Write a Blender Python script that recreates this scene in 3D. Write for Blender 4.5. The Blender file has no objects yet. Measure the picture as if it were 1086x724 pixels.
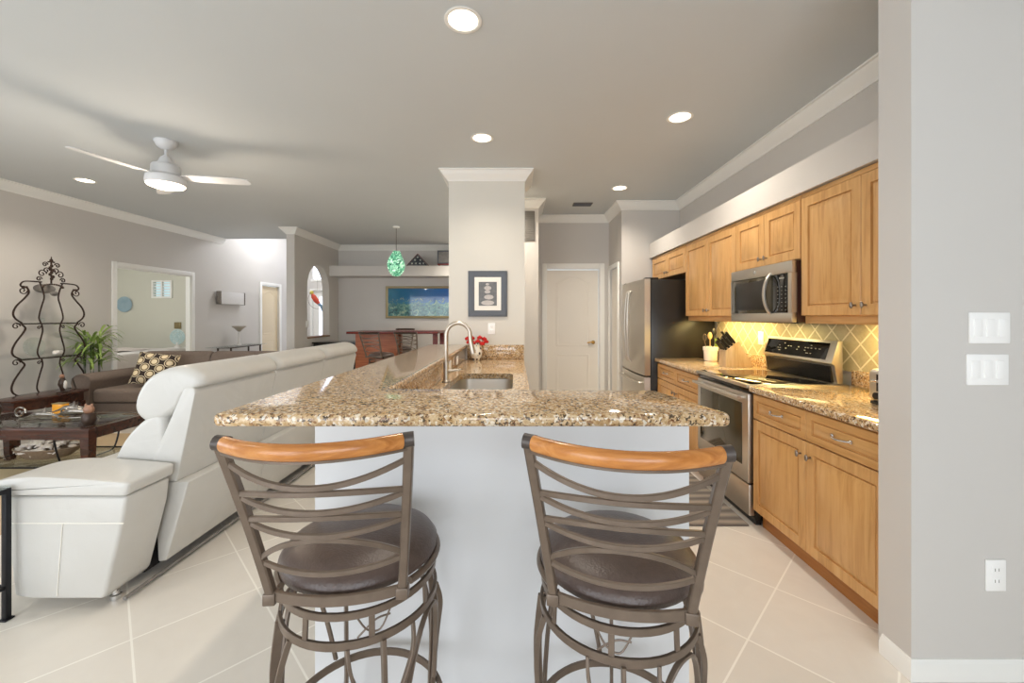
import bpy, bmesh, math, random
from mathutils import Vector, Matrix
PI = math.pi
S = bpy.context.scene
COL = S.collection
# ---------------------------------------------------------------- camera
CH = 1.358
cam_d = bpy.data.cameras.new('camera'); cam = bpy.data.objects.new('camera', cam_d); COL.objects.link(cam)
cam.location = (0, 0, CH); cam.rotation_euler = (PI/2, 0, 0)
cam_d.sensor_width = 36; cam_d.lens = 435/1086*36
cam_d.shift_x = -4/1086; cam_d.shift_y = -26/1086
cam_d.clip_start = 0.05
S.camera = cam
# ---------------------------------------------------------------- look
S.view_settings.view_transform = 'Standard'; S.view_settings.look = 'None'
S.view_settings.exposure = 0.50; S.view_settings.gamma = 1.0; S.view_settings.use_curve_mapping = False
S.cycles.use_denoising = True
S.cycles.max_bounces = 10; S.cycles.diffuse_bounces = 6; S.cycles.glossy_bounces = 4
S.cycles.transparent_max_bounces = 12; S.cycles.sample_clamp_indirect = 6.0
S.cycles.caustics_reflective = False; S.cycles.caustics_refractive = False
# ---------------------------------------------------------------- sky outside the windows
W = bpy.data.worlds.new('sky'); S.world = W; W.use_nodes = True
bgn = W.node_tree.nodes['Background']; bgn.inputs[0].default_value = (0.72, 0.86, 1.0, 1); bgn.inputs[1].default_value = 1.3
# ---------------------------------------------------------------- lights
def area(name, loc, rot, sx, sy, power, col):
    d = bpy.data.lights.new(name, 'AREA'); d.shape = 'RECTANGLE'; d.size = sx; d.size_y = sy
    d.energy = power; d.color = col
    o = bpy.data.objects.new(name, d); COL.objects.link(o); o.location = loc; o.rotation_euler = rot
    return o
def point(name, loc, power, col, r=0.1):
    d = bpy.data.lights.new(name, 'POINT'); d.energy = power; d.color = col; d.shadow_soft_size = r
    o = bpy.data.objects.new(name, d); COL.objects.link(o); o.location = loc
    return o
DAY = (0.91, 0.945, 1.0); WARM = (1.0, 0.90, 0.77)
area('daylight_sliding_door', (-3.4, -2.95, 1.25), (PI/2, 0, 0), 3.8, 2.3, 98, DAY)
area('daylight_breakfast_window', (0.6, -2.95, 1.5), (PI/2, 0, 0), 2.6, 1.7, 60, DAY)
area('daylight_living_window', (-6.0, 0.9, 1.45), (PI/2, 0, -PI/2), 2.6, 1.6, 30, DAY)
area('daylight_foyer_transom', (-4.9, 11.4, 2.2), (-PI/2, 0, 0), 1.4, 2.6, 85, (0.93, 0.94, 1.0))
point('foyer_fill', (-4.9, 9.2, 3.4), 48, (0.93, 0.95, 1.0), 0.25)  # added point light in place of the foyer's skylight and tall windows
point('bedroom_fill', (-7.9, 6.3, 2.3), 60, (1.0, 0.98, 0.96), 0.3)  # added fill to brighten the bedroom, no fixture stands here
# ---------------------------------------------------------------- materials
def lin(r, g, b):
    f = lambda c: (c/255/12.92) if c/255 <= 0.04045 else ((c/255+0.055)/1.055)**2.4
    return (f(r), f(g), f(b), 1)
class Mt:
    def __init__(s, name, col=(200,200,200), rough=0.5, metal=0.0, **kw):
        s.m = bpy.data.materials.new(name); s.m.use_nodes = True; s.nt = s.m.node_tree
        s.b = s.nt.nodes['Principled BSDF']
        s.b.inputs['Base Color'].default_value = lin(*col); s.b.inputs['Roughness'].default_value = rough
        s.b.inputs['Metallic'].default_value = metal
        for k, v in kw.items(): s.b.inputs[k.replace('_', ' ')].default_value = v
    def n(s, t, **kw):
        x = s.nt.nodes.new(t)
        for k, v in kw.items(): setattr(x, k, v)
        return x
    def l(s, a, b): s.nt.links.new(a, b)
    def set(s, sock, v):
        if hasattr(v, 'is_output') or isinstance(v, bpy.types.NodeSocket): s.l(v, sock)
        else: sock.default_value = v
    def math(s, op, a, b=None, c=None):
        x = s.n('ShaderNodeMath', operation=op)
        s.set(x.inputs[0], a)
        if b is not None: s.set(x.inputs[1], b)
        if c is not None: s.set(x.inputs[2], c)
        return x.outputs[0]
    def pos(s):
        g = s.n('ShaderNodeNewGeometry'); x = s.n('ShaderNodeSeparateXYZ'); s.l(g.outputs['Position'], x.inputs[0])
        return g.outputs['Position'], x.outputs
    def obj(s, scale=(1,1,1), kind='Object'):
        t = s.n('ShaderNodeTexCoord'); m = s.n('ShaderNodeMapping'); m.inputs['Scale'].default_value = scale
        s.l(t.outputs[kind], m.inputs[0]); return m.outputs[0]
    def noise(s, vec, scale, detail=4, rough=0.55, dist=0):
        x = s.n('ShaderNodeTexNoise'); s.l(vec, x.inputs['Vector']); x.inputs['Scale'].default_value = scale
        x.inputs['Detail'].default_value = detail; x.inputs['Roughness'].default_value = rough; x.inputs['Distortion'].default_value = dist
        return x.outputs['Fac']
    def vor(s, vec, scale, feature='F1', out='Distance', rnd=1.0):
        x = s.n('ShaderNodeTexVoronoi', feature=feature); s.l(vec, x.inputs['Vector']); x.inputs['Scale'].default_value = scale
        x.inputs['Randomness'].default_value = rnd
        return x.outputs[out]
    def ramp(s, fac, stops, interp='LINEAR'):
        x = s.n('ShaderNodeValToRGB'); s.l(fac, x.inputs[0]); r = x.color_ramp; r.interpolation = interp
        while len(r.elements) < len(stops): r.elements.new(0.5)
        for e, (p, c) in zip(r.elements, stops): e.position = p; e.color = lin(*c)
        return x.outputs[0]
    def mix(s, fac, a, b, mode='MIX'):
        x = s.n('ShaderNodeMix', data_type='RGBA', blend_type=mode)
        s.set(x.inputs[0], fac)
        s.set(x.inputs[6], lin(*a) if isinstance(a, tuple) and len(a) == 3 else a)
        s.set(x.inputs[7], lin(*b) if isinstance(b, tuple) and len(b) == 3 else b)
        return x.outputs[2]
    def color(s, o): s.l(o, s.b.inputs['Base Color']); return s
    def bump(s, h, strength=0.2, dist=0.01):
        x = s.n('ShaderNodeBump'); x.inputs['Strength'].default_value = strength; x.inputs['Distance'].default_value = dist
        s.l(h, x.inputs['Height']); s.l(x.outputs[0], s.b.inputs['Normal']); return s
M = {}
def simple(key, col, rough=0.5, metal=0.0, **kw):
    M[key] = Mt(key, col, rough, metal, **kw); return M[key]
def mottled(key, c1, c2, scale, rough=0.5, metal=0.0, bump=0.0, bs=None, **kw):
    m = simple(key, c1, rough, metal, **kw); v = m.obj()
    m.color(m.mix(m.noise(v, scale), c1, c2))
    if bump: m.bump(m.noise(v, bs or scale*4), bump, 0.004)
    return m
def painted(key, col, rough=0.6):
    m = simple(key, col, rough); p, _ = m.pos()
    d = tuple(int(c*0.975) for c in col)
    m.color(m.mix(m.noise(p, 1.3, 3), col, d)); m.bump(m.noise(p, 160, 2), 0.06, 0.002)
painted('wall_paint', (208, 204, 198)); painted('ceiling_paint', (207, 211, 212), 0.75)
painted('bedroom_paint', (212, 211, 198)); painted('white_paint', (216, 216, 216), 0.4)
painted('column_paint', (216, 212, 202))
painted('trim_paint', (240, 239, 234), 0.35); painted('door_paint', (240, 234, 224), 0.4); painted('tan_door_paint', (222, 205, 172), 0.45)
# floor tile laid on the diagonal
m = simple('floor_tile', (214, 200, 182), 0.28); p, q = m.pos()
u = m.math('MULTIPLY', m.math('ADD', q[0], q[1]), 0.70711); v = m.math('MULTIPLY', m.math('SUBTRACT', q[0], q[1]), 0.70711)
P_ = 0.459
uu = m.math('DIVIDE', m.math('SUBTRACT', u, 2.3716-P_*20), P_); vv = m.math('DIVIDE', m.math('SUBTRACT', v, -0.5303-P_*20), P_)
def edge(m, t):
    f = m.math('FRACT', t); return m.math('MINIMUM', f, m.math('SUBTRACT', 1.0, f))
e = m.math('MINIMUM', edge(m, uu), edge(m, vv))
gr = m.math('LESS_THAN', e, 0.0085)
cmb = m.n('ShaderNodeCombineXYZ'); m.l(m.math('FLOOR', uu), cmb.inputs[0]); m.l(m.math('FLOOR', vv), cmb.inputs[1])
wn = m.n('ShaderNodeTexWhiteNoise', noise_dimensions='2D'); m.l(cmb.outputs[0], wn.inputs['Vector'])
cl = m.mix(m.noise(p, 5.0, 6, 0.6, 0.6), (216, 208, 197), (231, 225, 215))
cl = m.mix(m.math('MULTIPLY', wn.outputs[0], 0.35), cl, (213, 204, 191))
m.color(m.mix(gr, cl, (243, 238, 228)))
m.bump(m.math('SUBTRACT', m.math('MULTIPLY', m.noise(p, 30, 3), 0.15), m.math('MULTIPLY', gr, 1.0)), 0.25, 0.003)
# granite
def granite(key, warm=1.0, rough=0.06):
    m = simple(key, (180, 150, 110), rough); p, q = m.pos()
    big = m.noise(p, 3.0, 5, 0.6, 1.0); fine = m.noise(p, 110, 3, 0.7); md = m.noise(p, 60, 5, 0.7)
    wv = m.n('ShaderNodeTexNoise'); m.l(p, wv.inputs['Vector']); wv.inputs['Scale'].default_value = 90; wv.inputs['Detail'].default_value = 2
    va = m.n('ShaderNodeVectorMath', operation='MULTIPLY_ADD'); m.l(wv.outputs['Color'], va.inputs[0]); va.inputs[1].default_value = (.012, .012, .012); m.l(p, va.inputs[2]); pw = va.outputs[0]
    base = m.ramp(md, [(0.30, (140, 106, 68)), (0.43, (188, 156, 112)), (0.55, (212, 186, 148)), (0.72, (230, 214, 186))])
    base = m.mix(m.math('MULTIPLY', big, 0.45), base, (180, 142, 92))
    v1 = m.vor(pw, 135, out='Color'); sp = m.n('ShaderNodeSeparateColor'); m.l(v1, sp.inputs[0])
    dark = m.math('MULTIPLY', m.math('LESS_THAN', sp.outputs[0], 0.20), m.math('GREATER_THAN', fine, 0.44))
    base = m.mix(m.math('MULTIPLY', dark, 0.88), base, (44, 32, 26))
    brown = m.math('MULTIPLY', m.math('GREATER_THAN', sp.outputs[1], 0.80), m.math('GREATER_THAN', fine, 0.40))
    base = m.mix(m.math('MULTIPLY', brown, 0.65), base, (116, 68, 34))
    lt = m.math('MULTIPLY', m.math('GREATER_THAN', sp.outputs[2], 0.86), 1.0)
    base = m.mix(m.math('MULTIPLY', lt, 0.7), base, (240, 230, 212))
    m.color(base)
granite('granite')
# maple wood
def wood(key, c1, c2, c3, axis, rough=0.35, k=1.0):
    m = simple(key, c1, rough); sc = [9*k, 9*k, 9*k]; sc[axis] = 0.9*k
    v = m.obj(tuple(sc)); a = m.noise(v, 3.0, 6, 0.6, 0.8); w = m.obj((1.6*k,)*3); b = m.noise(w, 2.2, 3)
    c = m.ramp(a, [(0.3, c2), (0.5, c1), (0.72, c3)]); m.color(m.mix(m.math('MULTIPLY', b, 0.45), c, c2)); m.bump(a, 0.05, 0.002)
wood('maple_upright', (210, 163, 104), (184, 136, 78), (222, 180, 122), 2)
wood('maple_across', (210, 163, 104), (184, 136, 78), (222, 180, 122), 1)
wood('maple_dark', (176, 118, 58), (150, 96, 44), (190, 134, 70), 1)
wood('rail_wood', (196, 130, 66), (158, 96, 42), (216, 156, 90), 0, 0.25, 1.5)
wood('dark_wood', (66, 34, 24), (40, 20, 14), (90, 48, 32), 0, 0.22)
wood('red_wood', (172, 98, 56), (140, 72, 38), (190, 116, 70), 0, 0.4)
wood('cherry_wood', (112, 36, 26), (84, 24, 18), (134, 50, 34), 0, 0.25)
wood('block_wood', (206, 178, 138), (186, 152, 110), (222, 198, 162), 2, 0.4)
wood('sill_wood', (140, 104, 66), (116, 82, 48), (160, 122, 82), 1, 0.4)
# diagonal backsplash tile
m = simple('splash_tile', (200, 184, 144), 0.45); p, q = m.pos()
u = m.math('MULTIPLY', m.math('ADD', q[1], q[2]), 0.70711/0.112); v = m.math('MULTIPLY', m.math('SUBTRACT', q[1], q[2]), 0.70711/0.112)
u = m.math('ADD', u, 30.07); v = m.math('ADD', v, 30.03)
e = m.math('MINIMUM', edge(m, u), edge(m, v)); g = m.math('LESS_THAN', e, 0.045)
cmb = m.n('ShaderNodeCombineXYZ'); m.l(m.math('FLOOR', u), cmb.inputs[0]); m.l(m.math('FLOOR', v), cmb.inputs[1])
wn = m.n('ShaderNodeTexWhiteNoise', noise_dimensions='2D'); m.l(cmb.outputs[0], wn.inputs['Vector'])
c = m.mix(m.noise(p, 40, 5, 0.7), (148, 134, 100), (206, 194, 160)); c = m.mix(m.math('MULTIPLY', wn.outputs[0], 0.5), c, (176, 164, 130))
m.color(m.mix(g, c, (228, 218, 190)))
m.bump(m.math('SUBTRACT', m.math('MULTIPLY', m.noise(p, 60, 4), 0.4), g), 0.5, 0.003)
# metals, plastics, glass
m = simple('stainless', (206, 200, 190), 0.36, 1.0); v = m.obj((2, 2, 160)); m.bump(m.noise(v, 4, 2), 0.03, 0.001)
simple('brushed_nickel', (196, 186, 172), 0.38, 1.0); simple('chrome', (225, 225, 225), 0.08, 1.0)
simple('knob_metal', (150, 142, 134), 0.35, 1.0); simple('brass', (186, 148, 84), 0.3, 1.0)
simple('black_gloss', (12, 12, 12), 0.04); simple('black_enamel', (24, 22, 18), 0.22); simple('black_plastic', (22, 21, 21), 0.4)
simple('fridge_side', (34, 31, 27), 0.3); simple('oven_glass', (64, 58, 42), 0.07); simple('dark_brown_metal', (60, 30, 24), 0.35)
mottled('stool_metal', (122, 106, 92), (98, 84, 71), 30, 0.36, 0.35, 0.05)
mottled('stool_cap', (84, 74, 68), (62, 55, 50), 30, 0.4, 0.3)
mottled('iron', (40, 28, 22), (64, 44, 32), 20, 0.5, 0.4); simple('black_iron', (30, 30, 34), 0.4, 0.5)
m = simple('stool_leather', (78, 64, 58), 0.36); v = m.obj(); m.color(m.mix(m.noise(v, 60), (72, 58, 52), (94, 78, 70))); m.bump(m.vor(v, 190), 0.28, 0.002)
m = simple('white_leather', (214, 212, 206), 0.36); v = m.obj(); m.color(m.mix(m.noise(v, 4), (208, 206, 201), (199, 196, 189))); m.bump(m.math('ADD', m.noise(v, 3.5, 3, 0.5, 0.8), m.math('MULTIPLY', m.noise(v, 130), 0.05)), 0.38, 0.03)
simple('void_black', (18, 16, 18), 0.8)
m = simple('brown_fabric', (106, 90, 78), 0.9); v = m.obj(); m.color(m.mix(m.noise(v, 45, 4), (124, 110, 99), (103, 89, 79))); m.bump(m.noise(v, 260, 2), 0.3, 0.003)
mottled('rug_pile', (206, 186, 152), (176, 150, 116), 2.4, 0.95, 0, 0.4, 120)
m = simple('mat_weave', (128, 118, 108), 0.95); p, q = m.pos()
st = m.n('ShaderNodeTexWave', wave_type='BANDS', bands_direction='Y'); m.l(p, st.inputs[0]); st.inputs['Scale'].default_value = 3.2; st.inputs['Distortion'].default_value = 1.5
m.color(m.mix(st.outputs['Fac'], (106, 98, 92), (156, 144, 130))); m.bump(m.noise(p, 200), 0.4, 0.003)
m = simple('glass', (235, 250, 245), 0.02); nt = m.nt
tr = m.n('ShaderNodeBsdfTransparent'); tr.inputs[0].default_value = (0.93, 0.965, 0.95, 1); gl = m.n('ShaderNodeBsdfGlossy'); gl.inputs['Roughness'].default_value = 0.02
lw = m.n('ShaderNodeLayerWeight'); lw.inputs[0].default_value = .5; fr = m.n('ShaderNodeMath', operation='MULTIPLY_ADD'); fr.inputs[1].default_value = .75; fr.inputs[2].default_value = .04; m.l(m.math('POWER', lw.outputs['Facing'], 4.0), fr.inputs[0]); mx = m.n('ShaderNodeMixShader')
m.l(fr.outputs[0], mx.inputs[0]); m.l(tr.outputs[0], mx.inputs[1]); m.l(gl.outputs[0], mx.inputs[2]); m.l(mx.outputs[0], nt.nodes['Material Output'].inputs[0])
def emis(key, col, strength):
    m = simple(key, col, 0.5); m.b.inputs['Emission Color'].default_value = lin(*col); m.b.inputs['Emission Strength'].default_value = strength
m = simple('clear_glass', (255, 255, 255), 0.02); nt = m.nt
tr = m.n('ShaderNodeBsdfTransparent'); tr.inputs[0].default_value = (0.97, 0.97, 0.97, 1); gl = m.n('ShaderNodeBsdfGlossy'); gl.inputs['Roughness'].default_value = 0.02
lw = m.n('ShaderNodeLayerWeight'); lw.inputs[0].default_value = .5; fr = m.n('ShaderNodeMath', operation='MULTIPLY_ADD'); fr.inputs[1].default_value = .6; fr.inputs[2].default_value = .03; m.l(m.math('POWER', lw.outputs['Facing'], 4.0), fr.inputs[0]); mx = m.n('ShaderNodeMixShader')
m.l(fr.outputs[0], mx.inputs[0]); m.l(tr.outputs[0], mx.inputs[1]); m.l(gl.outputs[0], mx.inputs[2]); m.l(mx.outputs[0], nt.nodes['Material Output'].inputs[0])
emis('lamp_glow', (255, 236, 205), 9.0); emis('lens_glow', (255, 240, 215), 2.6); emis('fan_glow', (255, 238, 212), 3.5)
emis('warm_strip', (255, 205, 110), 6.0); emis('outdoor_light', (226, 232, 250), 1.3); emis('shutter_light', (200, 222, 230), .35)
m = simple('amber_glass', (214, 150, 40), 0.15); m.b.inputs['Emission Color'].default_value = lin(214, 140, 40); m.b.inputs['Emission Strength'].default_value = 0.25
m = simple('green_glass', (96, 190, 140), 0.08); v = m.obj(); g = m.noise(v, 14, 3, 0.6, 2.0)
c = m.ramp(g, [(0.35, (20, 70, 54)), (0.5, (92, 166, 128)), (0.64, (200, 232, 208))]); m.color(c)
m.l(c, m.b.inputs['Emission Color']); m.b.inputs['Emission Strength'].default_value = 0.7
simple('ceramic_white', (236, 232, 222), 0.2); simple('plate_plastic', (246, 245, 242), 0.3); simple('slot_grey', (120, 116, 110), 0.5)
m = simple('vase_glaze', (232, 228, 216), 0.15); v = m.obj(); m.color(m.mix(m.math('LESS_THAN', m.vor(v, 26), 0.30), (236, 232, 220), (70, 62, 66)))
simple('rose_red', (196, 24, 22), 0.6); simple('leaf_green', (70, 96, 40), 0.55)
m = simple('palm_green', (120, 150, 66), 0.5); v = m.obj(); m.color(m.mix(m.noise(v, 8), (86, 124, 46), (172, 192, 104)))
simple('frame_slate', (84, 88, 95), 0.4, 0.0); simple('mat_board', (240, 236, 226), 0.8); simple('gold_frame', (146, 132, 96), 0.4, 0.5)
m = simple('stones_photo', (110, 108, 106), 0.3); v = m.obj((1,1,1), 'Generated'); s = m.n('ShaderNodeSeparateXYZ'); m.l(v, s.inputs[0])
acc = None
for cx, cz, rx, rz in ((0.5, 0.12, 0.36, 0.10), (0.56, 0.36, 0.26, 0.10), (0.48, 0.58, 0.16, 0.07), (0.5, 0.74, 0.2, 0.09), (0.48, 0.90, 0.1, 0.05)):
    d = m.math('ADD', m.math('POWER', m.math('DIVIDE', m.math('SUBTRACT', s.outputs[0], cx), rx), 2.0), m.math('POWER', m.math('DIVIDE', m.math('SUBTRACT', s.outputs[2], cz), rz), 2.0))
    k = m.math('LESS_THAN', d, 1.0); acc = k if acc is None else m.math('MAXIMUM', acc, k)
m.color(m.mix(acc, m.mix(m.noise(v, 9), (54, 56, 58), (124, 122, 118)), m.mix(m.noise(v, 16), (150, 142, 136), (214, 206, 198))))
m = simple('reef_print', (40, 110, 140), 0.05); v = m.obj((2.6,1,1), 'Generated'); s = m.n('ShaderNodeSeparateXYZ'); m.l(v, s.inputs[0])
a = m.noise(v, 9, 6, 0.7, 1.0)
deep = m.mix(m.math('MULTIPLY', s.outputs[0], 0.40), (30, 112, 140), (44, 104, 196))
coral = m.ramp(a, [(0.38, (18, 52, 62)), (0.52, (70, 130, 130)), (0.66, (168, 190, 160))])
lowm = m.math('GREATER_THAN', m.math('ADD', m.math('MULTIPLY', a, 0.9), m.math('MULTIPLY', s.outputs[2], -0.75)), 0.08)
m.color(m.mix(lowm, deep, coral))
m = simple('flag_blue', (20, 24, 44), 0.7); v = m.obj()
m.color(m.mix(m.noise(v, 30), (20, 24, 46), (28, 32, 56)))
m = simple('cushion_print', (60, 44, 34), 0.85); v = m.obj((6.2, 6.2, 6.2)); s = m.n('ShaderNodeSeparateXYZ'); m.l(v, s.inputs[0])
fx = m.math('SUBTRACT', m.math('FRACT', m.math('ADD', s.outputs[0], s.outputs[2])), 0.5); fz = m.math('SUBTRACT', m.math('FRACT', m.math('SUBTRACT', s.outputs[0], s.outputs[2])), 0.5)
d = m.math('SQRT', m.math('ADD', m.math('POWER', fx, 2.0), m.math('POWER', fz, 2.0)))
c = m.ramp(d, [(0.0, (222, 206, 172)), (0.24, (196, 172, 130)), (0.30, (50, 36, 28)), (0.385, (216, 200, 168)), (0.46, (46, 34, 28))], 'CONSTANT'); m.color(c)
mottled('throw_knit', (214, 206, 198), (180, 166, 158), 26, 0.95, 0, 0.6, 60); mottled('bed_linen', (226, 222, 216), (206, 200, 196), 6, 0.9)
mottled('plate_blue', (120, 152, 170), (176, 196, 204), 6, 0.3); mottled('fan_shell', (150, 190, 196), (222, 232, 230), 24, 0.3)
mottled('wicker', (150, 128, 104), (96, 78, 62), 60, 0.8, 0, 0.6); mottled('shell_mix', (236, 230, 220), (160, 138, 126), 22, 0.4)
mottled('dark_bronze', (40, 34, 32), (86, 66, 52), 18, 0.35, 0.4); mottled('silver_metal', (176, 170, 162), (128, 122, 114), 16, 0.25, 0.85)
mottled('grey_stone', (150, 146, 140), (92, 86, 82), 14, 0.4); mottled('owl_brown', (92, 62, 44), (210, 160, 130), 12, 0.4)
mottled('shade_fabric', (226, 224, 222), (214, 212, 210), 30, 0.9)
simple('flower_bowl', (168, 156, 140), 0.4); simple('parrot_red', (196, 72, 48), 0.6); simple('parrot_blue', (120, 150, 170), 0.6); simple('parrot_yellow', (196, 180, 80), 0.6)
simple('terracotta', (120, 84, 60), 0.7); simple('stone_white', (228, 224, 218), 0.4); simple('spoon_wood', (206, 172, 116), 0.6)
simple('green_utensil', (120, 150, 60), 0.4); simple('red_utensil', (150, 40, 36), 0.4); simple('ink', (150, 148, 140), 0.5)
# ---------------------------------------------------------------- mesh helpers
class B:
    def __init__(s): s.v = []; s.f = []
    def add(s, vs, fs, mat=None):
        n = len(s.v)
        s.v += [tuple(mat @ Vector(p)) if mat else tuple(p) for p in vs]
        s.f += [tuple(i+n for i in f) for f in fs]; return s
    def addbm(s, bm, mat=None):
        bm.verts.index_update()
        s.add([v.co[:] for v in bm.verts], [[v.index for v in f.verts] for f in bm.faces], mat); bm.free(); return s
    def box(s, x0, x1, y0, y1, z0, z1, bev=0, seg=2, mat=None):
        bm = bmesh.new(); bmesh.ops.create_cube(bm, size=1)
        for v in bm.verts: v.co = Vector(((x0+x1)/2+v.co.x*(x1-x0), (y0+y1)/2+v.co.y*(y1-y0), (z0+z1)/2+v.co.z*(z1-z0)))
        if bev: bmesh.ops.bevel(bm, geom=bm.edges[:], offset=min(bev, abs(x1-x0)*.49, abs(y1-y0)*.49, abs(z1-z0)*.49), segments=seg, profile=0.5, affect='EDGES')
        return s.addbm(bm, mat)
    def prism(s, poly, a0, a1, axis=2, bev=0, seg=2, mat=None):
        # poly in the two other axes, in order x,y / x,z / y,z
        def P(p, a):
            return (p[0], p[1], a) if axis == 2 else (p[0], a, p[1]) if axis == 1 else (a, p[0], p[1])
        bm = bmesh.new(); lo = [bm.verts.new(P(p, a0)) for p in poly]; hi = [bm.verts.new(P(p, a1)) for p in poly]; n = len(poly)
        bm.faces.new(lo[::-1]); bm.faces.new(hi)
        for i in range(n): bm.faces.new((lo[i], lo[(i+1) % n], hi[(i+1) % n], hi[i]))
        bmesh.ops.recalc_face_normals(bm, faces=bm.faces[:])
        if bev:
            es = [e for e in bm.edges if abs(P((0,0),1)[axis]) and (abs(e.verts[0].co[axis]-a0) < 1e-6 and abs(e.verts[1].co[axis]-a0) < 1e-6 or abs(e.verts[0].co[axis]-a1) < 1e-6 and abs(e.verts[1].co[axis]-a1) < 1e-6)]
            bmesh.ops.bevel(bm, geom=es, offset=bev, segments=seg, profile=0.5, affect='EDGES')
        return s.addbm(bm, mat)
    def sweep(s, pts, sec, up=(0,0,1), closed=False, cap=True, scale=None, mat=None):
        pts = [Vector(p) for p in pts]; n = len(pts); up = Vector(up); rings = []
        for i, p in enumerate(pts):
            a = pts[(i-1) % n] if (closed or i > 0) else p; b = pts[(i+1) % n] if (closed or i < n-1) else p
            T = (b-a).normalized(); Sd = T.cross(up)
            if Sd.length < 1e-4: Sd = T.cross(Vector((1,0,0))) if abs(T.x) < .9 else T.cross(Vector((0,1,0)))
            Sd.normalize(); U = Sd.cross(T).normalized(); k = scale[i] if scale else 1
            rings.append([tuple(p + Sd*c[0]*k + U*c[1]*k) for c in sec])
        m_ = len(sec); vs = [q for r in rings for q in r]; fs = []
        for i in range(n if closed else n-1):
            j = (i+1) % n
            for k in range(m_): fs.append((i*m_+k, i*m_+(k+1) % m_, j*m_+(k+1) % m_, j*m_+k))
        if cap and not closed: fs.append(tuple(range(m_))[::-1]); fs.append(tuple((n-1)*m_+k for k in range(m_)))
        return s.add(vs, fs, mat)
    def tube(s, pts, r, n=8, closed=False, scale=None, up=(0,0,1), mat=None):
        return s.sweep(pts, [(r*math.cos(2*PI*k/n), r*math.sin(2*PI*k/n)) for k in range(n)], up, closed, True, scale, mat)
    def bar(s, pts, w, h, up=(0,0,1), closed=False, mat=None):
        c = min(w, h)*.15; w /= 2; h /= 2
        return s.sweep(pts, [(-w+c,-h),(w-c,-h),(w,-h+c),(w,h-c),(w-c,h),(-w+c,h),(-w,h-c),(-w,-h+c)], up, closed, True, None, mat)
    def lathe(s, prof, c=(0,0,0), n=24, mat=None):
        vs = []; fs = []; m_ = len(prof)
        for k in range(n):
            a = 2*PI*k/n
            for r, z in prof: vs.append((c[0]+r*math.cos(a), c[1]+r*math.sin(a), c[2]+z))
        for k in range(n):
            j = (k+1) % n
            for i in range(m_-1):
                fs.append((k*m_+i, j*m_+i, j*m_+i+1, k*m_+i+1))
        bm = bmesh.new(); V = [bm.verts.new(v) for v in vs]
        for f in fs:
            try: bm.faces.new([V[i] for i in f])
            except ValueError: pass
        bmesh.ops.remove_doubles(bm, verts=bm.verts[:], dist=1e-5); bmesh.ops.recalc_face_normals(bm, faces=bm.faces[:])
        return s.addbm(bm, mat)
    def ell(s, c, r, n=16, mat=None, e=1.0):
        vs = []; fs = []; m_ = n//2+1
        sg = lambda x: math.copysign(abs(x)**e, x)
        for i in range(m_):
            ph = -PI/2+PI*i/(m_-1)
            for k in range(n):
                a = 2*PI*k/n
                vs.append((c[0]+r[0]*sg(math.cos(ph))*sg(math.cos(a)), c[1]+r[1]*sg(math.cos(ph))*sg(math.sin(a)), c[2]+r[2]*sg(math.sin(ph))))
        for i in range(m_-1):
            for k in range(n): fs.append((i*n+k, i*n+(k+1) % n, (i+1)*n+(k+1) % n, (i+1)*n+k))
        bm = bmesh.new(); V = [bm.verts.new(v) for v in vs]
        for f in fs: bm.faces.new([V[i] for i in f])
        bmesh.ops.remove_doubles(bm, verts=bm.verts[:], dist=1e-6); return s.addbm(bm, mat)
    def soft(s, poly, y0, y1, r, seg=5, mat=None):
        """closed XZ outline swept along Y with rounded ends"""
        cx = sum(p[0] for p in poly)/len(poly); cz = sum(p[1] for p in poly)/len(poly)
        ext = max(max(abs(p[0]-cx) for p in poly), max(abs(p[1]-cz) for p in poly))
        st = []
        for i in range(seg+1):
            a = PI/2*i/seg; st.append((y0+r*(1-math.sin(a)), 1-(r/ext)*(1-math.cos(a))) if False else (y0+r*(1-math.cos(a)), 1-(r/ext)*(1-math.sin(a))))
        st += [(y1-(y-y0), k) for y, k in st[::-1]]
        n = len(poly); vs = [(cx+(p[0]-cx)*k, y, cz+(p[1]-cz)*k) for y, k in st for p in poly]; fs = []
        for i in range(len(st)-1):
            for k in range(n): fs.append((i*n+k, i*n+(k+1) % n, (i+1)*n+(k+1) % n, (i+1)*n+k))
        fs.append(tuple(range(n))[::-1]); fs.append(tuple((len(st)-1)*n+k for k in range(n)))
        return s.add(vs, fs, mat)
    def rings(s, outline, steps, org, U, V, N):
        """outline(inset)->2D points; steps [(inset, depth)] ; closes on the last"""
        org, U, V, N = map(Vector, (org, U, V, N)); vs = []; n = len(outline(0))
        for ins, d in steps:
            for a, b in outline(ins): vs.append(tuple(org+U*a+V*b+N*d))
        fs = []
        for i in range(len(steps)-1):
            for k in range(n): fs.append((i*n+k, i*n+(k+1) % n, (i+1)*n+(k+1) % n, (i+1)*n+k))
        fs.append(tuple((len(steps)-1)*n+k for k in range(n)))
        return s.add(vs, fs)
def rect(w, h):
    return lambda i: [(i, i), (w-i, i), (w-i, h-i), (i, h-i)]
def arch_rect(w, h, rise):
    def f(i):
        top = [(w-i-(w-2*i)*k/10, h-i-rise*(1-math.sin(PI*min(1, max(0, (k/10-.08)/.84))))) for k in range(11)]
        return [(i, i), (w-i, i)] + top
    return f
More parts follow.
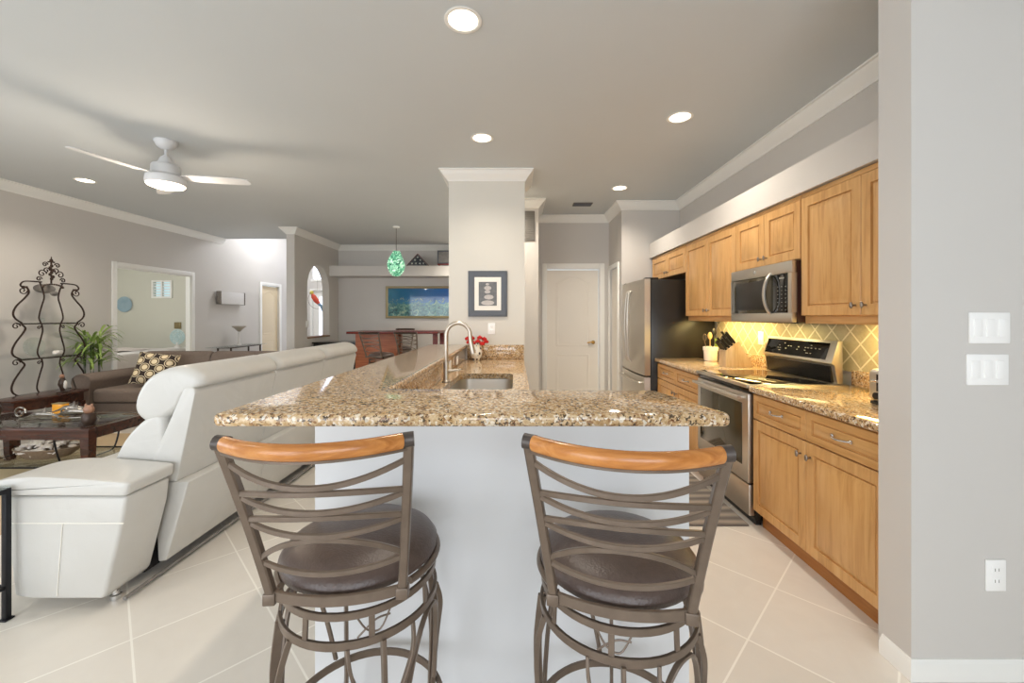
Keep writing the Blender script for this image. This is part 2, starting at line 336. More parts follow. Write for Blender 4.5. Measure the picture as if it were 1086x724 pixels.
def smooth(pts, n=6, closed=False):
    P = [Vector(p) for p in pts]; out = []; L = len(P)
    for i in range(L if closed else L-1):
        a = P[(i-1) % L] if (closed or i) else P[0]; b = P[i]; c = P[(i+1) % L]; d = P[(i+2) % L] if (closed or i < L-2) else P[-1]
        for k in range(n):
            t = k/n; out.append(0.5*((2*b)+(c-a)*t+(2*a-5*b+4*c-d)*t*t+(3*b-a-3*c+d)*t**3))
    if not closed: out.append(P[-1])
    return [tuple(v) for v in out]
ORG = {}
def link(name, b, mat, parent=None, ang=40, org=None):
    if parent is not None: o0 = ORG[parent.as_pointer()]
    elif org is not None: o0 = Vector(org)
    else:
        xs = [p[0] for p in b.v]; ys = [p[1] for p in b.v]; zs = [p[2] for p in b.v]
        o0 = Vector(((min(xs)+max(xs))/2, (min(ys)+max(ys))/2, min(zs)))
    me = bpy.data.meshes.new(name); me.from_pydata([tuple(Vector(p)-o0) for p in b.v], [], b.f); me.validate()
    bm = bmesh.new(); bm.from_mesh(me); bmesh.ops.recalc_face_normals(bm, faces=bm.faces[:]); bm.to_mesh(me); bm.free()
    me.shade_smooth() if hasattr(me, 'shade_smooth') else None
    me.set_sharp_from_angle(angle=math.radians(ang))
    me.materials.append(M[mat].m)
    o = bpy.data.objects.new(name, me); COL.objects.link(o); ORG[o.as_pointer()] = o0
    if parent is not None: o.parent = parent
    else: o.location = o0
    KEEP.append(o); return o
KEEP = []
def tag(o, label, cat, group=None, kind=None):
    o['label'] = label; o['category'] = cat
    if group: o['group'] = group
    if kind: o['kind'] = kind
    return o
def thing(name, label, cat, loc=(0,0,0), group=None):
    o = bpy.data.objects.new(name, None); COL.objects.link(o); o.location = loc; o.empty_display_size = .1
    ORG[o.as_pointer()] = Vector(loc); KEEP.append(o); return tag(o, label, cat, group)
def struct(name, b, mat, label=None, parent=None):
    o = link(name, b, mat, parent, org=None if parent else (0,0,0))
    if parent is None:
        o['kind'] = 'structure'
        if label: o['label'] = label
    return o
def copy_tree(root, loc, rz, label, group=None):
    r = root.copy(); COL.objects.link(r); r.location = loc; r.rotation_euler = (0,0,rz); r['label'] = label
    if group: r['group'] = group
    for ch in list(root.children):
        c = ch.copy(); COL.objects.link(c); c.parent = r
        for g in ch.children:
            d = g.copy(); COL.objects.link(d); d.parent = c
    return r
def molding(path, prof, closed=False):
    b = B(); n = len(path); m_ = len(prof); vs = []
    P = [Vector((p[0], p[1])) for p in path]
    for i in range(n):
        a = P[(i-1) % n] if (closed or i) else None; c = P[(i+1) % n] if (closed or i < n-1) else None
        d1 = (P[i]-a).normalized() if a is not None else (c-P[i]).normalized(); d2 = (c-P[i]).normalized() if c is not None else d1
        n1 = Vector((-d1.y, d1.x)); n2 = Vector((-d2.y, d2.x)); mm = (n1+n2); mm = mm/max(.2, mm.dot(n1))
        for d, z in prof: vs.append((P[i].x+mm.x*d, P[i].y+mm.y*d, z))
    fs = []
    for i in range(n if closed else n-1):
        j = (i+1) % n
        for k in range(m_): fs.append((i*m_+k, i*m_+(k+1) % m_, j*m_+(k+1) % m_, j*m_+k))
    if not closed: fs.append(tuple(range(m_))); fs.append(tuple((n-1)*m_+k for k in range(m_)))
    return b.add(vs, fs)
# ================================================================ THE SETTING
ZC = 2.90
struct('floor', B().box(-10.2, 4.2, -3.2, 11.6, -0.12, 0), 'floor_tile')
b = B(); b.box(-5.88, 4.2, -3.0, 8.1, ZC, ZC+.12); b.box(-3.97, 4.2, 8.1, 9.05, ZC, ZC+.12); struct('ceiling', b, 'ceiling_paint')
struct('ceiling_foyer', B().box(-5.88, -3.8, 8.1, 11.15, 4.1, 4.2), 'ceiling_paint')
struct('wall_ceiling_step', B().box(-5.8, -3.97, 8.05, 8.1, ZC, 4.1), 'wall_paint')
# left wall: window beside the camera, wide opening to the bedroom, closet door
b = B(); X0, X1 = -5.88, -5.8
b.box(X0, X1, -3.0, -.4, 0, ZC); b.box(X0, X1, 2.2, 5.95, 0, ZC); b.box(X0, X1, -.4, 2.2, 0, .65); b.box(X0, X1, -.4, 2.2, 2.25, ZC)
b.box(X0, X1, 5.95, 7.32, 2.09, ZC); b.box(X0, X1, 7.32, 8.1, 0, ZC)
b.box(X0, X1, 8.1, 9.35, 0, 4.1); b.box(X0, X1, 9.35, 10.05, 2.09, 4.1); b.box(X0, X1, 10.05, 11.15, 0, 4.1)
struct('wall_left', b, 'wall_paint')
# bedroom beyond the opening
b = B(); b.box(-10.0, -9.85, 4.4, 9.3, 0, 2.75); b.box(-9.85, -5.88, 4.3, 4.4, 0, 2.75)
b.box(-9.85, -8.13, 9.2, 9.3, 0, 2.75); b.box(-7.71, -5.88, 9.2, 9.3, 0, 2.75); b.box(-8.13, -7.71, 9.2, 9.3, 0, 1.80); b.box(-8.13, -7.71, 9.2, 9.3, 2.16, 2.75)
struct('wall_bedroom', b, 'bedroom_paint')
struct('ceiling_bedroom', B().box(-10.0, -5.88, 4.3, 9.3, 2.75, 2.85), 'ceiling_paint')
w = struct('window_5', B().box(-8.13, -7.71, 9.27, 9.29, 1.80, 2.16), 'shutter_light')
b = B()
for a in ((-8.15, -8.11, 1.78, 2.18), (-7.73, -7.69, 1.78, 2.18), (-8.11, -7.73, 2.14, 2.18), (-8.11, -7.73, 1.78, 1.82), (-7.935, -7.905, 1.82, 2.14)): b.box(a[0], a[1], 9.17, 9.22, a[2], a[3])
struct('shutter_frame', b, 'trim_paint', parent=w)
b = B()
for k in range(5): b.box(-8.11, -7.73, 9.185, 9.235, 1.845+k*.062, 1.865+k*.062)
struct('louver', b, 'trim_paint', parent=w)
# opening casing
def casing(name, x, y0, y1, zt, side, wd=.07, mat='trim_paint'):
    """casing in a wall parallel to Y; side=+1: room is at larger X"""
    b = B(); a, c = (x, x+.022*side)
    a, c = min(a, c), max(a, c)
    b.box(a, c, y0-wd, y0, 0, zt+wd, .005); b.box(a, c, y1, y1+wd, 0, zt+wd, .005); b.box(a, c, y0, y1, zt, zt+wd, .005)
    return struct(name, b, mat)
casing('trim_1', -5.8, 5.95, 7.32, 2.09, 1)
b = B(); b.box(-5.88, -5.8, 5.95, 5.965, 0, 2.09); b.box(-5.88, -5.8, 7.305, 7.32, 0, 2.09); b.box(-5.88, -5.8, 5.965, 7.305, 2.075, 2.09); struct('trim_2', b, 'trim_paint')
casing('trim_3', -5.8, 9.35, 10.05, 2.09, 1)
# closet door in the foyer wall
def door_panel(name, org, U, V, N, w, h, mat, split=.42, parent=None):
    b = B(); org, U, V, N = map(Vector, (org, U, V, N)); t = .04
    c = [org-N*t, org-N*t+U*w, org-N*t+U*w+V*h, org-N*t+V*h]; f = [p+N*t for p in c]
    b.add(c+f, [(0,1,2,3)[::-1], (4,5,6,7), (0,1,5,4), (1,2,6,5), (2,3,7,6), (3,0,4,7)])
    m_ = .15*w+.02; zs = h*split
    st = [(0, .001), (.012, .007), (.028, -.0), (.05, .005), (.06, .006)]
    b.rings(rect(w-2*m_, zs-.14-.11), st, org+U*m_+V*.2, U, V, N)
    b.rings(arch_rect(w-2*m_, h-zs-.12-.05, .09), st, org+U*m_+V*(zs+.07), U, V, N)
    return struct(name, b, mat, parent=parent)
door_panel('door_2', (-5.84, 9.35, 0.01), (0,1,0), (0,0,1), (1,0,0), .70, 2.07, 'tan_door_paint')
# foyer end wall with the glazed front door
b = B(); b.box(-5.88, -5.45, 11, 11.15, 0, 4.1); b.box(-4.5, -3.7, 11, 11.15, 0, 4.1); b.box(-5.45, -4.5, 11, 11.15, 2.05, 2.35); b.box(-5.45, -4.5, 11, 11.15, 3.3, 4.1)
struct('wall_foyer', b, 'wall_paint')
d = struct('door_3', B().box(-5.45, -5.30, 11.05, 11.10, 0, 2.05).box(-4.66, -4.5, 11.05, 11.10, 0, 2.05).box(-5.30, -4.66, 11.05, 11.1, 0, .25).box(-5.30, -4.66, 11.05, 11.1, 1.9, 2.05), 'trim_paint')
struct('door_glass', B().box(-5.30, -4.66, 11.07, 11.08, .25, 1.9), 'outdoor_light', parent=d)
w = struct('window_6', B().box(-5.45, -4.5, 11.07, 11.08, 2.35, 3.3), 'outdoor_light')
b = B(); b.box(-5.49, -4.46, 10.98, 11.05, 2.31, 2.37); b.box(-5.49, -4.46, 10.98, 11.05, 3.28, 3.34); b.box(-5.0, -4.96, 11.0, 11.05, 2.37, 3.28); struct('window_frame', b, 'trim_paint', parent=w)
b = B(); b.box(-5.51, -5.45, 10.97, 11, 0, 2.11); b.box(-4.5, -4.44, 10.97, 11, 0, 2.11); b.box(-5.45, -4.5, 10.97, 11, 2.05, 2.11); struct('trim_4', b, 'trim_paint')
# arched opening wall between foyer and dining
AX0, AX1, AY0, AY1, AS, AT, AB = -3.97, -3.83, 7.53, 8.42, 1.90, 2.37, .96
b = B(); b.box(AX0, AX1, 7.1, AY0, 0, ZC+.0); b.box(AX0, AX1, AY1, 9.05, 0, ZC); b.box(AX0, AX1, AY0, AY1, 0, AB)
N_ = 20; yc = (AY0+AY1)/2; hw = (AY1-AY0)/2
arc = [(yc-hw*math.cos(PI*k/N_), AS+(AT-AS)*math.sin(PI*k/N_)) for k in range(N_+1)]
for k in range(N_):
    (ya, za), (yb, zb) = arc[k], arc[k+1]
    b.prism([(ya, za), (yb, zb), (yb, ZC), (ya, ZC)], AX0, AX1, axis=0)
b.box(AX0, -3.8, 9.05, 11.0, 0, 4.1); b.box(AX0, AX1, 8.1, 9.05, ZC+.12, 4.1)
struct('wall_arch', b, 'wall_paint')
struct('trim_5', B().box(AX0-.02, AX1+.02, AY0-.0, AY1, AB, AB+.03, .006), 'sill_wood')
# dining back wall with the high plant shelf
struct('wall_dining_back', B().box(-3.83, -.45, 8.85, 9.05, 0, ZC), 'wall_paint')
struct('wall_dining_right', B().box(-.6, -.45, 6.4, 8.85, 0, ZC), 'wall_paint')
struct('trim_6', B().box(-3.83, -.6, 8.42, 8.85, 2.20, 2.41), 'wall_paint')
# column at the end of the sink counter
struct('wall_column', B().box(-.707, .095, 4.33, 4.75, 0, ZC), 'column_paint')
# passage, pantry block, kitchen wall, near wing wall
struct('wall_passage', B().box(-.6, .30, 5.4, 6.40, 0, ZC), 'wall_paint')
b = B(); b.box(.30, .46, 6.25, 6.4, 0, ZC); b.box(1.29, 1.42, 6.25, 6.4, 0, ZC); b.box(.46, 1.29, 6.25, 6.4, 2.10, ZC); struct('wall_far', b, 'wall_paint')
b = B(); b.box(1.42, 2.35, 5.5, 5.62, 0, ZC); b.box(1.42, 1.55, 5.62, 5.66, 0, ZC); b.box(1.42, 1.55, 6.2, 6.40, 0, ZC); b.box(1.42, 1.55, 5.66, 6.2, 2.08, ZC); struct('wall_pantry', b, 'wall_paint')
struct('wall_right', B().box(2.2, 2.35, 1.60, 5.5, 0, ZC), 'wall_paint')
struct('wall_wing', B().box(1.485, 3.5, 1.54, 1.68, 0, ZC), 'wall_paint')
struct('wall_soffit', B().box(1.79, 2.2, 1.68, 5.5, 2.14, 2.335), 'wall_paint')
d1 = door_panel('door_1', (1.27, 6.31, .01), (-1,0,0), (0,0,1), (0,-1,0), .79, 2.07, 'door_paint', .40)
b = B(); b.lathe([(0,0),(.028,0),(.028,.012),(.012,.016),(.012,.05),(0,.05)], n=16, mat=Matrix.Translation((1.19, 6.31, .97)) @ Matrix.Rotation(PI/2, 4, 'X'))
b.tube([(1.195, 6.265, .97), (1.15, 6.262, .974), (1.09, 6.262, .965)], .009); o = struct('door_handle', b, 'brass', parent=d1)
b = B(); b.box(.40, .47, 6.225, 6.25, 0, 2.17, .006); b.box(1.28, 1.35, 6.225, 6.25, 0, 2.17, .006); b.box(.47, 1.28, 6.225, 6.25, 2.09, 2.17, .006)
b.box(.46, .475, 6.25, 6.31, 0, 2.1); b.box(1.275, 1.29, 6.25, 6.31, 0, 2.1); b.box(.475, 1.275, 6.25, 6.31, 2.085, 2.1); struct('trim_7', b, 'trim_paint')
casing('trim_8', 1.42, 5.68, 6.18, 2.06, -1, .06)
struct('door_4', B().box(1.45, 1.49, 5.68, 6.18, .01, 2.06), 'door_paint')
# wall behind the camera with sliding doors and a window; right side of the breakfast area
b = B(); b.box(-5.88, -5.3, -2.9, -2.75, 0, ZC); b.box(-1.5, -.7, -2.9, -2.75, 0, ZC); b.box(1.9, 3.5, -2.9, -2.75, 0, ZC)
b.box(-5.3, -1.5, -2.9, -2.75, 2.4, ZC); b.box(-.7, 1.9, -2.9, -2.75, 2.35, ZC); b.box(-.7, 1.9, -2.9, -2.75, 0, .65); struct('wall_back', b, 'wall_paint')
struct('wall_breakfast', B().box(3.5, 3.65, -2.9, 1.68, 0, ZC), 'wall_paint')
def window(name, horizontal, a0, a1, z0, z1, pos, nm):
    b = B(); f = .05
    def bx(u0, u1, w0, w1, t0=-.03, t1=.03):
        if horizontal: b.box(u0, u1, pos+t0, pos+t1, w0, w1)
        else: b.box(pos+t0, pos+t1, u0, u1, w0, w1)
    bx(a0, a1, z0, z0+f); bx(a0, a1, z1-f, z1)
    for k in range(nm+1):
        c = a0+(a1-a0)*k/nm; bx(max(a0, c-f/2), min(a1, c+f/2), z0+f, z1-f)
    w = struct(name, b, 'trim_paint')
    g = B(); g.box(a0+f/2, a1-f/2, pos-.004, pos+.004, z0+f, z1-f) if horizontal else g.box(pos-.004, pos+.004, a0+f/2, a1-f/2, z0+f, z1-f)
    struct('window_pane', g, 'clear_glass', parent=w)
window('window_1', True, -5.3, -1.5, 0, 2.4, -2.83, 3); window('window_2', True, -.7, 1.9, .65, 2.35, -2.83, 2); window('window_3', False, -.4, 2.2, .65, 2.25, -5.84, 2)
# crown mouldings and baseboards
CP = [(0, 2.79), (.012, 2.79), (.016, 2.805), (.024, 2.812), (.05, 2.842), (.072, 2.868), (.078, 2.882), (.092, 2.886), (.092, 2.899), (0, 2.899)]
struct('trim_9', molding([(3.5, 1.54), (1.485, 1.54), (1.485, 1.68), (2.2, 1.68), (2.2, 5.5), (1.42, 5.5), (1.42, 6.25), (.30, 6.25), (.30, 5.4), (-.6, 5.4), (-.6, 8.85), (-3.83, 8.85), (-3.83, 7.1), (-3.97, 7.1), (-3.97, 8.05)], CP), 'trim_paint')
struct('trim_10', molding([(-5.8, 8.1), (-5.8, -2.75), (3.5, -2.75), (3.5, 1.54)], CP), 'trim_paint')
struct('trim_11', molding([(-.707, 4.33), (-.707, 4.75), (.095, 4.75), (.095, 4.33)], CP, True), 'trim_paint')
BP = [(0, .001), (.016, .001), (.016, .05), (.012, .058), (.012, .062), (.007, .068), (.005, .077), (0, .077)]
struct('baseboard_right', molding([(3.5, 1.54), (1.485, 1.54), (1.485, 1.66)], BP), 'trim_paint')
struct('baseboard_left', molding([(-5.8, 5.88), (-5.8, -2.75), (-5.3, -2.75)], BP), 'trim_paint')
struct('baseboard_foyer', molding([(-5.8, 9.28), (-5.8, 7.39)], BP), 'trim_paint')
struct('baseboard_dining', molding([(-.6, 8.85), (-3.83, 8.85), (-3.83, 7.1), (-3.97, 7.1), (-3.97, 10.9)], BP), 'trim_paint')
# knee wall that carries the raised bar
b = B(); b.box(-.695, .60, 1.42, 1.53, 0, 1.03); b.box(-.695, -.55, 1.53, 4.33, 0, 1.03); struct('wall_peninsula', b, 'white_paint')
b2 = molding([(-.695, 4.33), (-.695, 1.42), (.60, 1.42), (.60, 1.53)], [(0, .985), (-.010, .985), (-.014, .998), (-.022, 1.012), (-.024, 1.029), (0, 1.029)])
struct('trim_12', b2, 'trim_paint')
# ================================================================ PENINSULA
def rounded(poly, rad, n=6):
    out = []; L = len(poly)
    for i in range(L):
        p = Vector(poly[i]); a = (Vector(poly[i-1])-p); c = (Vector(poly[(i+1) % L])-p); r = rad[i]
        if r <= 0: out.append(tuple(p)); continue
        a.normalize(); c.normalize()
        for k in range(n+1):
            t = k/n; q0 = p+a*r; q2 = p+c*r
            out.append(tuple(q0*(1-t)**2+p*2*t*(1-t)+q2*t*t))
    return out
poly = rounded([(-.905, 1.21), (.648, 1.21), (.552, 1.615), (-.515, 1.66), (-.515, 4.325), (-.905, 4.325)], [.035, .04, .03, 0, 0, 0])
# keep simple quads for the L: two convex slabs sharing the corner would show a seam, so use one ngon prism
tag(link('bar_countertop', B().prism(poly, 1.032, 1.070, 2, .013, 3), 'granite', ang=50), 'polished speckled granite raised bar top running from above the two stools back to the column', 'countertop')
# low sink counter with a cut-out
SX0, SX1, SY0, SY1 = -.43, -.02, 2.50, 3.22
out = [(-.525, 1.535), (.085, 1.535), (.085, 4.325), (-.525, 4.325)]
hole = rounded([(SX0-.03, SY0), (SX1, SY0), (SX1, SY1), (SX0, SY1)], [.09]*4, 8)
def slab_with_hole(out, hole, z0, z1):
    bm = bmesh.new(); vs = []
    for z in (z1,):
        o = [bm.verts.new((p[0], p[1], z)) for p in out]; h = [bm.verts.new((p[0], p[1], z)) for p in hole]
        eo = [bm.edges.new((o[i], o[(i+1) % len(o)])) for i in range(len(o))]; eh = [bm.edges.new((h[i], h[(i+1) % len(h)])) for i in range(len(h))]
        bmesh.ops.triangle_fill(bm, use_beauty=True, edges=eo+eh)
    bad = [f for f in bm.faces if SX0+.02 < f.calc_center_median().x < SX1-.02 and SY0+.02 < f.calc_center_median().y < SY1-.02 and all(any((v.co-q.co).length < 1e-6 for q in h) for v in f.verts)]
    bmesh.ops.delete(bm, geom=bad, context='FACES')
    r = bmesh.ops.extrude_face_region(bm, geom=bm.faces[:])
    for v in [g for g in r['geom'] if isinstance(g, bmesh.types.BMVert)]: v.co.z = z0
    return B().addbm(bm)
tag(link('sink_counter', slab_with_hole(out, hole, .874, .914), 'granite'), 'lower polished granite counter around the sink in front of the column', 'countertop')
tag(link('granite_upstand', B().box(-.545, -.526, 1.66, 4.325, .915, 1.031, .002), 'granite'), 'long granite upstand behind the faucet under the raised bar', 'backsplash')
tag(link('granite_backsplash', B().box(-.510, .085, 4.306, 4.328, .915, 1.065, .004), 'granite'), 'short granite backsplash at the foot of the column behind the flower vase', 'backsplash')
# sink bowl
bm_ = B(); o_ = rounded([(SX0-.035, SY0-.005), (SX1+.005, SY0-.005), (SX1+.005, SY1+.005), (SX0-.005, SY1+.005)], [.09]*4, 8)
cx = sum(p[0] for p in o_)/len(o_); cy = sum(p[1] for p in o_)/len(o_); vs = []; lv = [(1.03, .872), (1.0, .871), (.985, .80), (.96, .73), (.90, .705), (.3, .70)]
for k, z in lv: vs += [(cx+(p[0]-cx)*k, cy+(p[1]-cy)*k, z) for p in o_]
n = len(o_); fs = [(i*n+k, i*n+(k+1) % n, (i+1)*n+(k+1) % n, (i+1)*n+k) for i in range(len(lv)-1) for k in range(n)]
t = thing('kitchen_sink', 'undermount stainless steel sink set in the lower granite counter', 'sink', (cx, cy, .70))
link('bowl', B().add(vs, fs), 'stainless', t)
link('drain', B().lathe([(0, .703), (.03, .703), (.042, .708), (.045, .703), (.045, .700)], (cx, cy, 0)), 'chrome', t)
# faucet
fx, fy = -.475, 2.80
t = thing('kitchen_faucet', 'brushed nickel gooseneck pull-down faucet left of the sink', 'faucet', (fx, fy, .914))
pts = [(fx, fy, .93), (fx, fy, 1.0), (fx, fy, 1.1), (fx, fy, 1.235)]
R = .082
pts += [(fx+R-R*math.cos(a), fy, 1.235+R*math.sin(a)) for a in [PI*k/14 for k in range(1, 14)]]
pts += [(fx+2*R, fy, 1.225), (fx+2*R+.003, fy, 1.19)]
link('spout', B().tube(pts, .0135, 12, up=(0,1,0)), 'brushed_nickel', t)
link('spray_head', B().tube([(fx+2*R+.003, fy, 1.19), (fx+2*R+.012, fy, 1.15), (fx+2*R+.02, fy, 1.11)], .017, 12, up=(0,1,0), scale=[.85, 1, 1.15]), 'brushed_nickel', t)
link('faucet_base', B().lathe([(0,0),(.03,0),(.03,.006),(.022,.012),(.0185,.02),(.0185,.13),(.015,.14),(0,.14)], (fx, fy, .9145)), 'brushed_nickel', t)
link('lever', B().tube([(fx+.015, fy, .99), (fx+.045, fy, .992), (fx+.10, fy, .999)], .009, 10, up=(0,1,0), scale=[1.4, 1.2, .7]), 'brushed_nickel', t)
# base cabinets below the sink counter
for k, (y0, y1) in enumerate(((1.54, 2.45), (2.455, 3.35), (3.355, 4.32))):
    t = thing('base_cabinet', ['maple base cabinet under the sink counter nearest the raised bar corner', 'maple base cabinet holding the stainless sink', 'maple base cabinet under the sink counter next to the column'][k], 'cabinet', ((-.24), (y0+y1)/2, 0), 'cabinets under the sink counter')
    link('body', B().box(-.54, .045, y0, y1, .10, .69 if k == 1 else .872), 'maple_upright', t)
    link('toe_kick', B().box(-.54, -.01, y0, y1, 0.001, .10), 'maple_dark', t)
    for (a, c) in ((y0+.005, (y0+y1)/2-.002), ((y0+y1)/2+.002, y1-.005)):
        b = B().rings(rect(c-a, .755), [(0, -.018), (0, -.002), (.003, 0), (.055, 0), (.058, -.006), (.066, -.007), (.08, -.001), (.084, 0)], (.064, a, .11), (0,1,0), (0,0,1), (1,0,0))
        dd = link('door', b, 'maple_upright', t)
        link('knob', B().ell((.078, (c-.03) if a < (y0+y1)/2-.1 else a+.03, .80), (.012, .008, .014), 10), 'knob_metal', dd)
# ================================================================ KITCHEN RUN ON THE RIGHT
def front(b, X, y0, y1, z0, z1, fr=.055):
    """raised panel cabinet front facing -X"""
    f = min(fr, (z1-z0)*.24)
    b.rings(rect(y1-y0, z1-z0), [(0, -.021), (0, -.003), (.003, 0), (f, 0), (f+.0015, -.011), (f+.009, -.012), (f+.012, -.005), (f+.030, -.002), (f+.034, 0)], (X, y0, z0), (0,1,0), (0,0,1), (-1,0,0))
    b.add([(X+.021, y0, z0), (X+.021, y1, z0), (X+.021, y1, z1), (X+.021, y0, z1)], [(0,1,2,3)])
    return b
def wire_pull(X, y, z, w=.11):
    b = B(); b.tube(smooth([(X, y-w/2, z), (X-.012, y-w/2+.004, z), (X-.026, y-w/4, z-.002), (X-.03, y, z-.003), (X-.026, y+w/4, z-.002), (X-.012, y+w/2-.004, z), (X, y+w/2, z)], 4), .0042, 8)
    b.ell((X-.004, y-w/2, z), (.006, .010, .010), 10); b.ell((X-.004, y+w/2, z), (.006, .010, .010), 10); return b
def leaf_knob(X, y, z):
    b = B(); b.tube([(X, y, z), (X-.02, y, z)], .005, 8, up=(0,0,1)); b.ell((X-.024, y, z), (.007, .010, .018), 12); return b
def base_cab(y0, y1, label, group):
    t = thing('base_cabinet', label, 'cabinet', (1.86, (y0+y1)/2, 0), group)
    link('body', B().box(1.555, 2.195, y0, y1, .105, .872), 'maple_upright', t)
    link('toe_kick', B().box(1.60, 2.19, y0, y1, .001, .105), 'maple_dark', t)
    ym = (y0+y1)/2
    for a, c, s in ((y0+.004, ym-.0015, 1), (ym+.0015, y1-.004, -1)):
        d = link('drawer', front(B(), 1.534, a, c, .705, .862, .05), 'maple_across', t)
        link('drawer_pull', wire_pull(1.533, (a+c)/2, .785), 'chrome', d)
        d = link('door', front(B(), 1.534, a, c, .115, .698), 'maple_upright', t)
        link('door_pull', leaf_knob(1.533, (c-.035) if s == 1 else (a+.035), .625), 'knob_metal', d)
base_cab(1.685, 2.655, 'maple base cabinet with two drawers beside the near wall', 'base cabinets on the right')
base_cab(3.435, 4.44, 'maple base cabinet with two drawers between range and refrigerator', 'base cabinets on the right')
tag(link('worktop', B().box(1.505, 2.195, 1.685, 2.662, .874, .914, .012, 3), 'granite'), 'granite worktop holding the toaster right of the range', 'countertop')
tag(link('worktop', B().box(1.505, 2.195, 3.428, 4.455, .874, .914, .012, 3), 'granite'), 'granite worktop holding knife block and utensil crock beside the refrigerator', 'countertop')
tag(link('granite_backsplash', B().box(2.175, 2.197, 1.685, 2.66, .915, 1.015, .003), 'granite'), 'low granite upstand behind the toaster', 'backsplash')
tag(link('granite_backsplash', B().box(2.175, 2.197, 3.43, 4.455, .915, 1.015, .003), 'granite'), 'low granite upstand behind the knife block', 'backsplash')
struct('trim_13', B().box(2.19, 2.2, 1.68, 4.46, 1.0, 1.37), 'splash_tile')
# wall cabinets
def wall_cab(y0, y1, z0, z1, label, rail=True, X=1.81):
    t = thing('wall_cabinet', label, 'cabinet', (2.0, (y0+y1)/2, z0), 'wall cabinets over the range side')
    link('body', B().box(X+.021, 2.195, y0, y1, z0, z1), 'maple_upright', t); ym = (y0+y1)/2
    for a, c, s in ((y0+.003, ym-.0015, 1), (ym+.0015, y1-.003, -1)):
        d = link('door', front(B(), X, a, c, z0+.002, z1-.03, .058), 'maple_upright', t)
        link('door_pull', leaf_knob(X, (c-.032) if s == 1 else (a+.032), z0+.055), 'knob_metal', d)
    link('top_rail', B().box(X+.003, X+.022, y0, y1, z1-.028, z1, .002), 'maple_across', t)
    if rail:
        link('light_rail', B().box(X+.03, X+.05, y0+.01, y1-.0, z0-.048, z0-.001, .002), 'maple_across', t)
wall_cab(1.70, 2.605, 1.365, 2.134, 'tall maple wall cabinet with two doors right of the microwave')
wall_cab(2.61, 3.375, 1.728, 2.134, 'short maple wall cabinet directly above the microwave', False)
wall_cab(3.38, 4.375, 1.365, 2.134, 'tall maple wall cabinet between microwave and refrigerator')
wall_cab(4.38, 5.44, 1.835, 2.134, 'short maple wall cabinet above the refrigerator', False)
for y0, y1, lb in ((1.75, 2.5, 'slim warm light strip under the cabinet above the toaster'), (3.45, 4.3, 'slim warm light strip under the cabinet above the knife block')):
    t = thing('under_cabinet_light', lb, 'light', (2.0, (y0+y1)/2, 1.345), 'strip lights under the wall cabinets')
    link('housing', B().box(1.97, 2.05, y0, y1, 1.348, 1.364, .003), 'plate_plastic', t)
    link('diffuser', B().box(1.98, 2.04, y0+.01, y1-.01, 1.343, 1.348), 'warm_strip', t)
    area('under_cabinet_glow', (2.05, (y0+y1)/2, 1.338), (0, 0, 0), .06, y1-y0-.05, 4.6, (1.0, .80, .34))
area('range_hood_glow', (2.0, 3.15, 1.312), (0, 0, 0), .08, .3, 1.6, (1.0, .80, .36))
# microwave
t = thing('microwave', 'stainless over-the-range microwave with dark glass door', 'microwave', (1.96, 2.99, 1.32))
Y0, Y1 = 2.625, 3.365
link('body', B().box(1.80, 2.19, Y0, Y1, 1.325, 1.722, .004), 'dark_brown_metal', t)
link('front_frame', B().box(1.765, 1.80, Y0, Y1, 1.645, 1.722, .006).box(1.765, 1.80, Y0, Y1, 1.322, 1.385, .006).box(1.765, 1.80, Y0, Y0+.035, 1.385, 1.645).box(1.765, 1.80, Y1-.015, Y1, 1.385, 1.645), 'stainless', t)
dd = link('door', B().box(1.77, 1.798, 2.835, Y1-.015, 1.386, 1.644, .003), 'oven_glass', t)
link('door_screen', B().box(1.768, 1.7705, 2.90, Y1-.07, 1.41, 1.62, .001), 'fridge_side', dd)
link('door_handle', B().bar(smooth([(1.768, 2.845, 1.66), (1.735, 2.847, 1.60), (1.722, 2.85, 1.515), (1.735, 2.847, 1.43), (1.768, 2.845, 1.375)], 5), .012, .026, up=(0,1,0)), 'stainless', dd)
pn = link('control_panel', B().box(1.77, 1.798, Y0+.035, 2.825, 1.386, 1.644, .003), 'black_gloss', t)
b = B()
for r in range(7):
    for c in range(3): b.box(1.7685, 1.7702, Y0+.060+c*.04, Y0+.070+c*.04, 1.402+r*.026, 1.406+r*.026)
b.box(1.7685, 1.7702, Y0+.08, Y0+.13, 1.612, 1.622)
link('key_legend', b, 'ink', pn)
link('emblem', B().ell((1.764, 3.03, 1.685), (.003, .014, .014), 14), 'chrome', t)
link('vent_grille', B().box(1.83, 2.17, Y0+.03, Y1-.03, 1.316, 1.325), 'black_plastic', t)
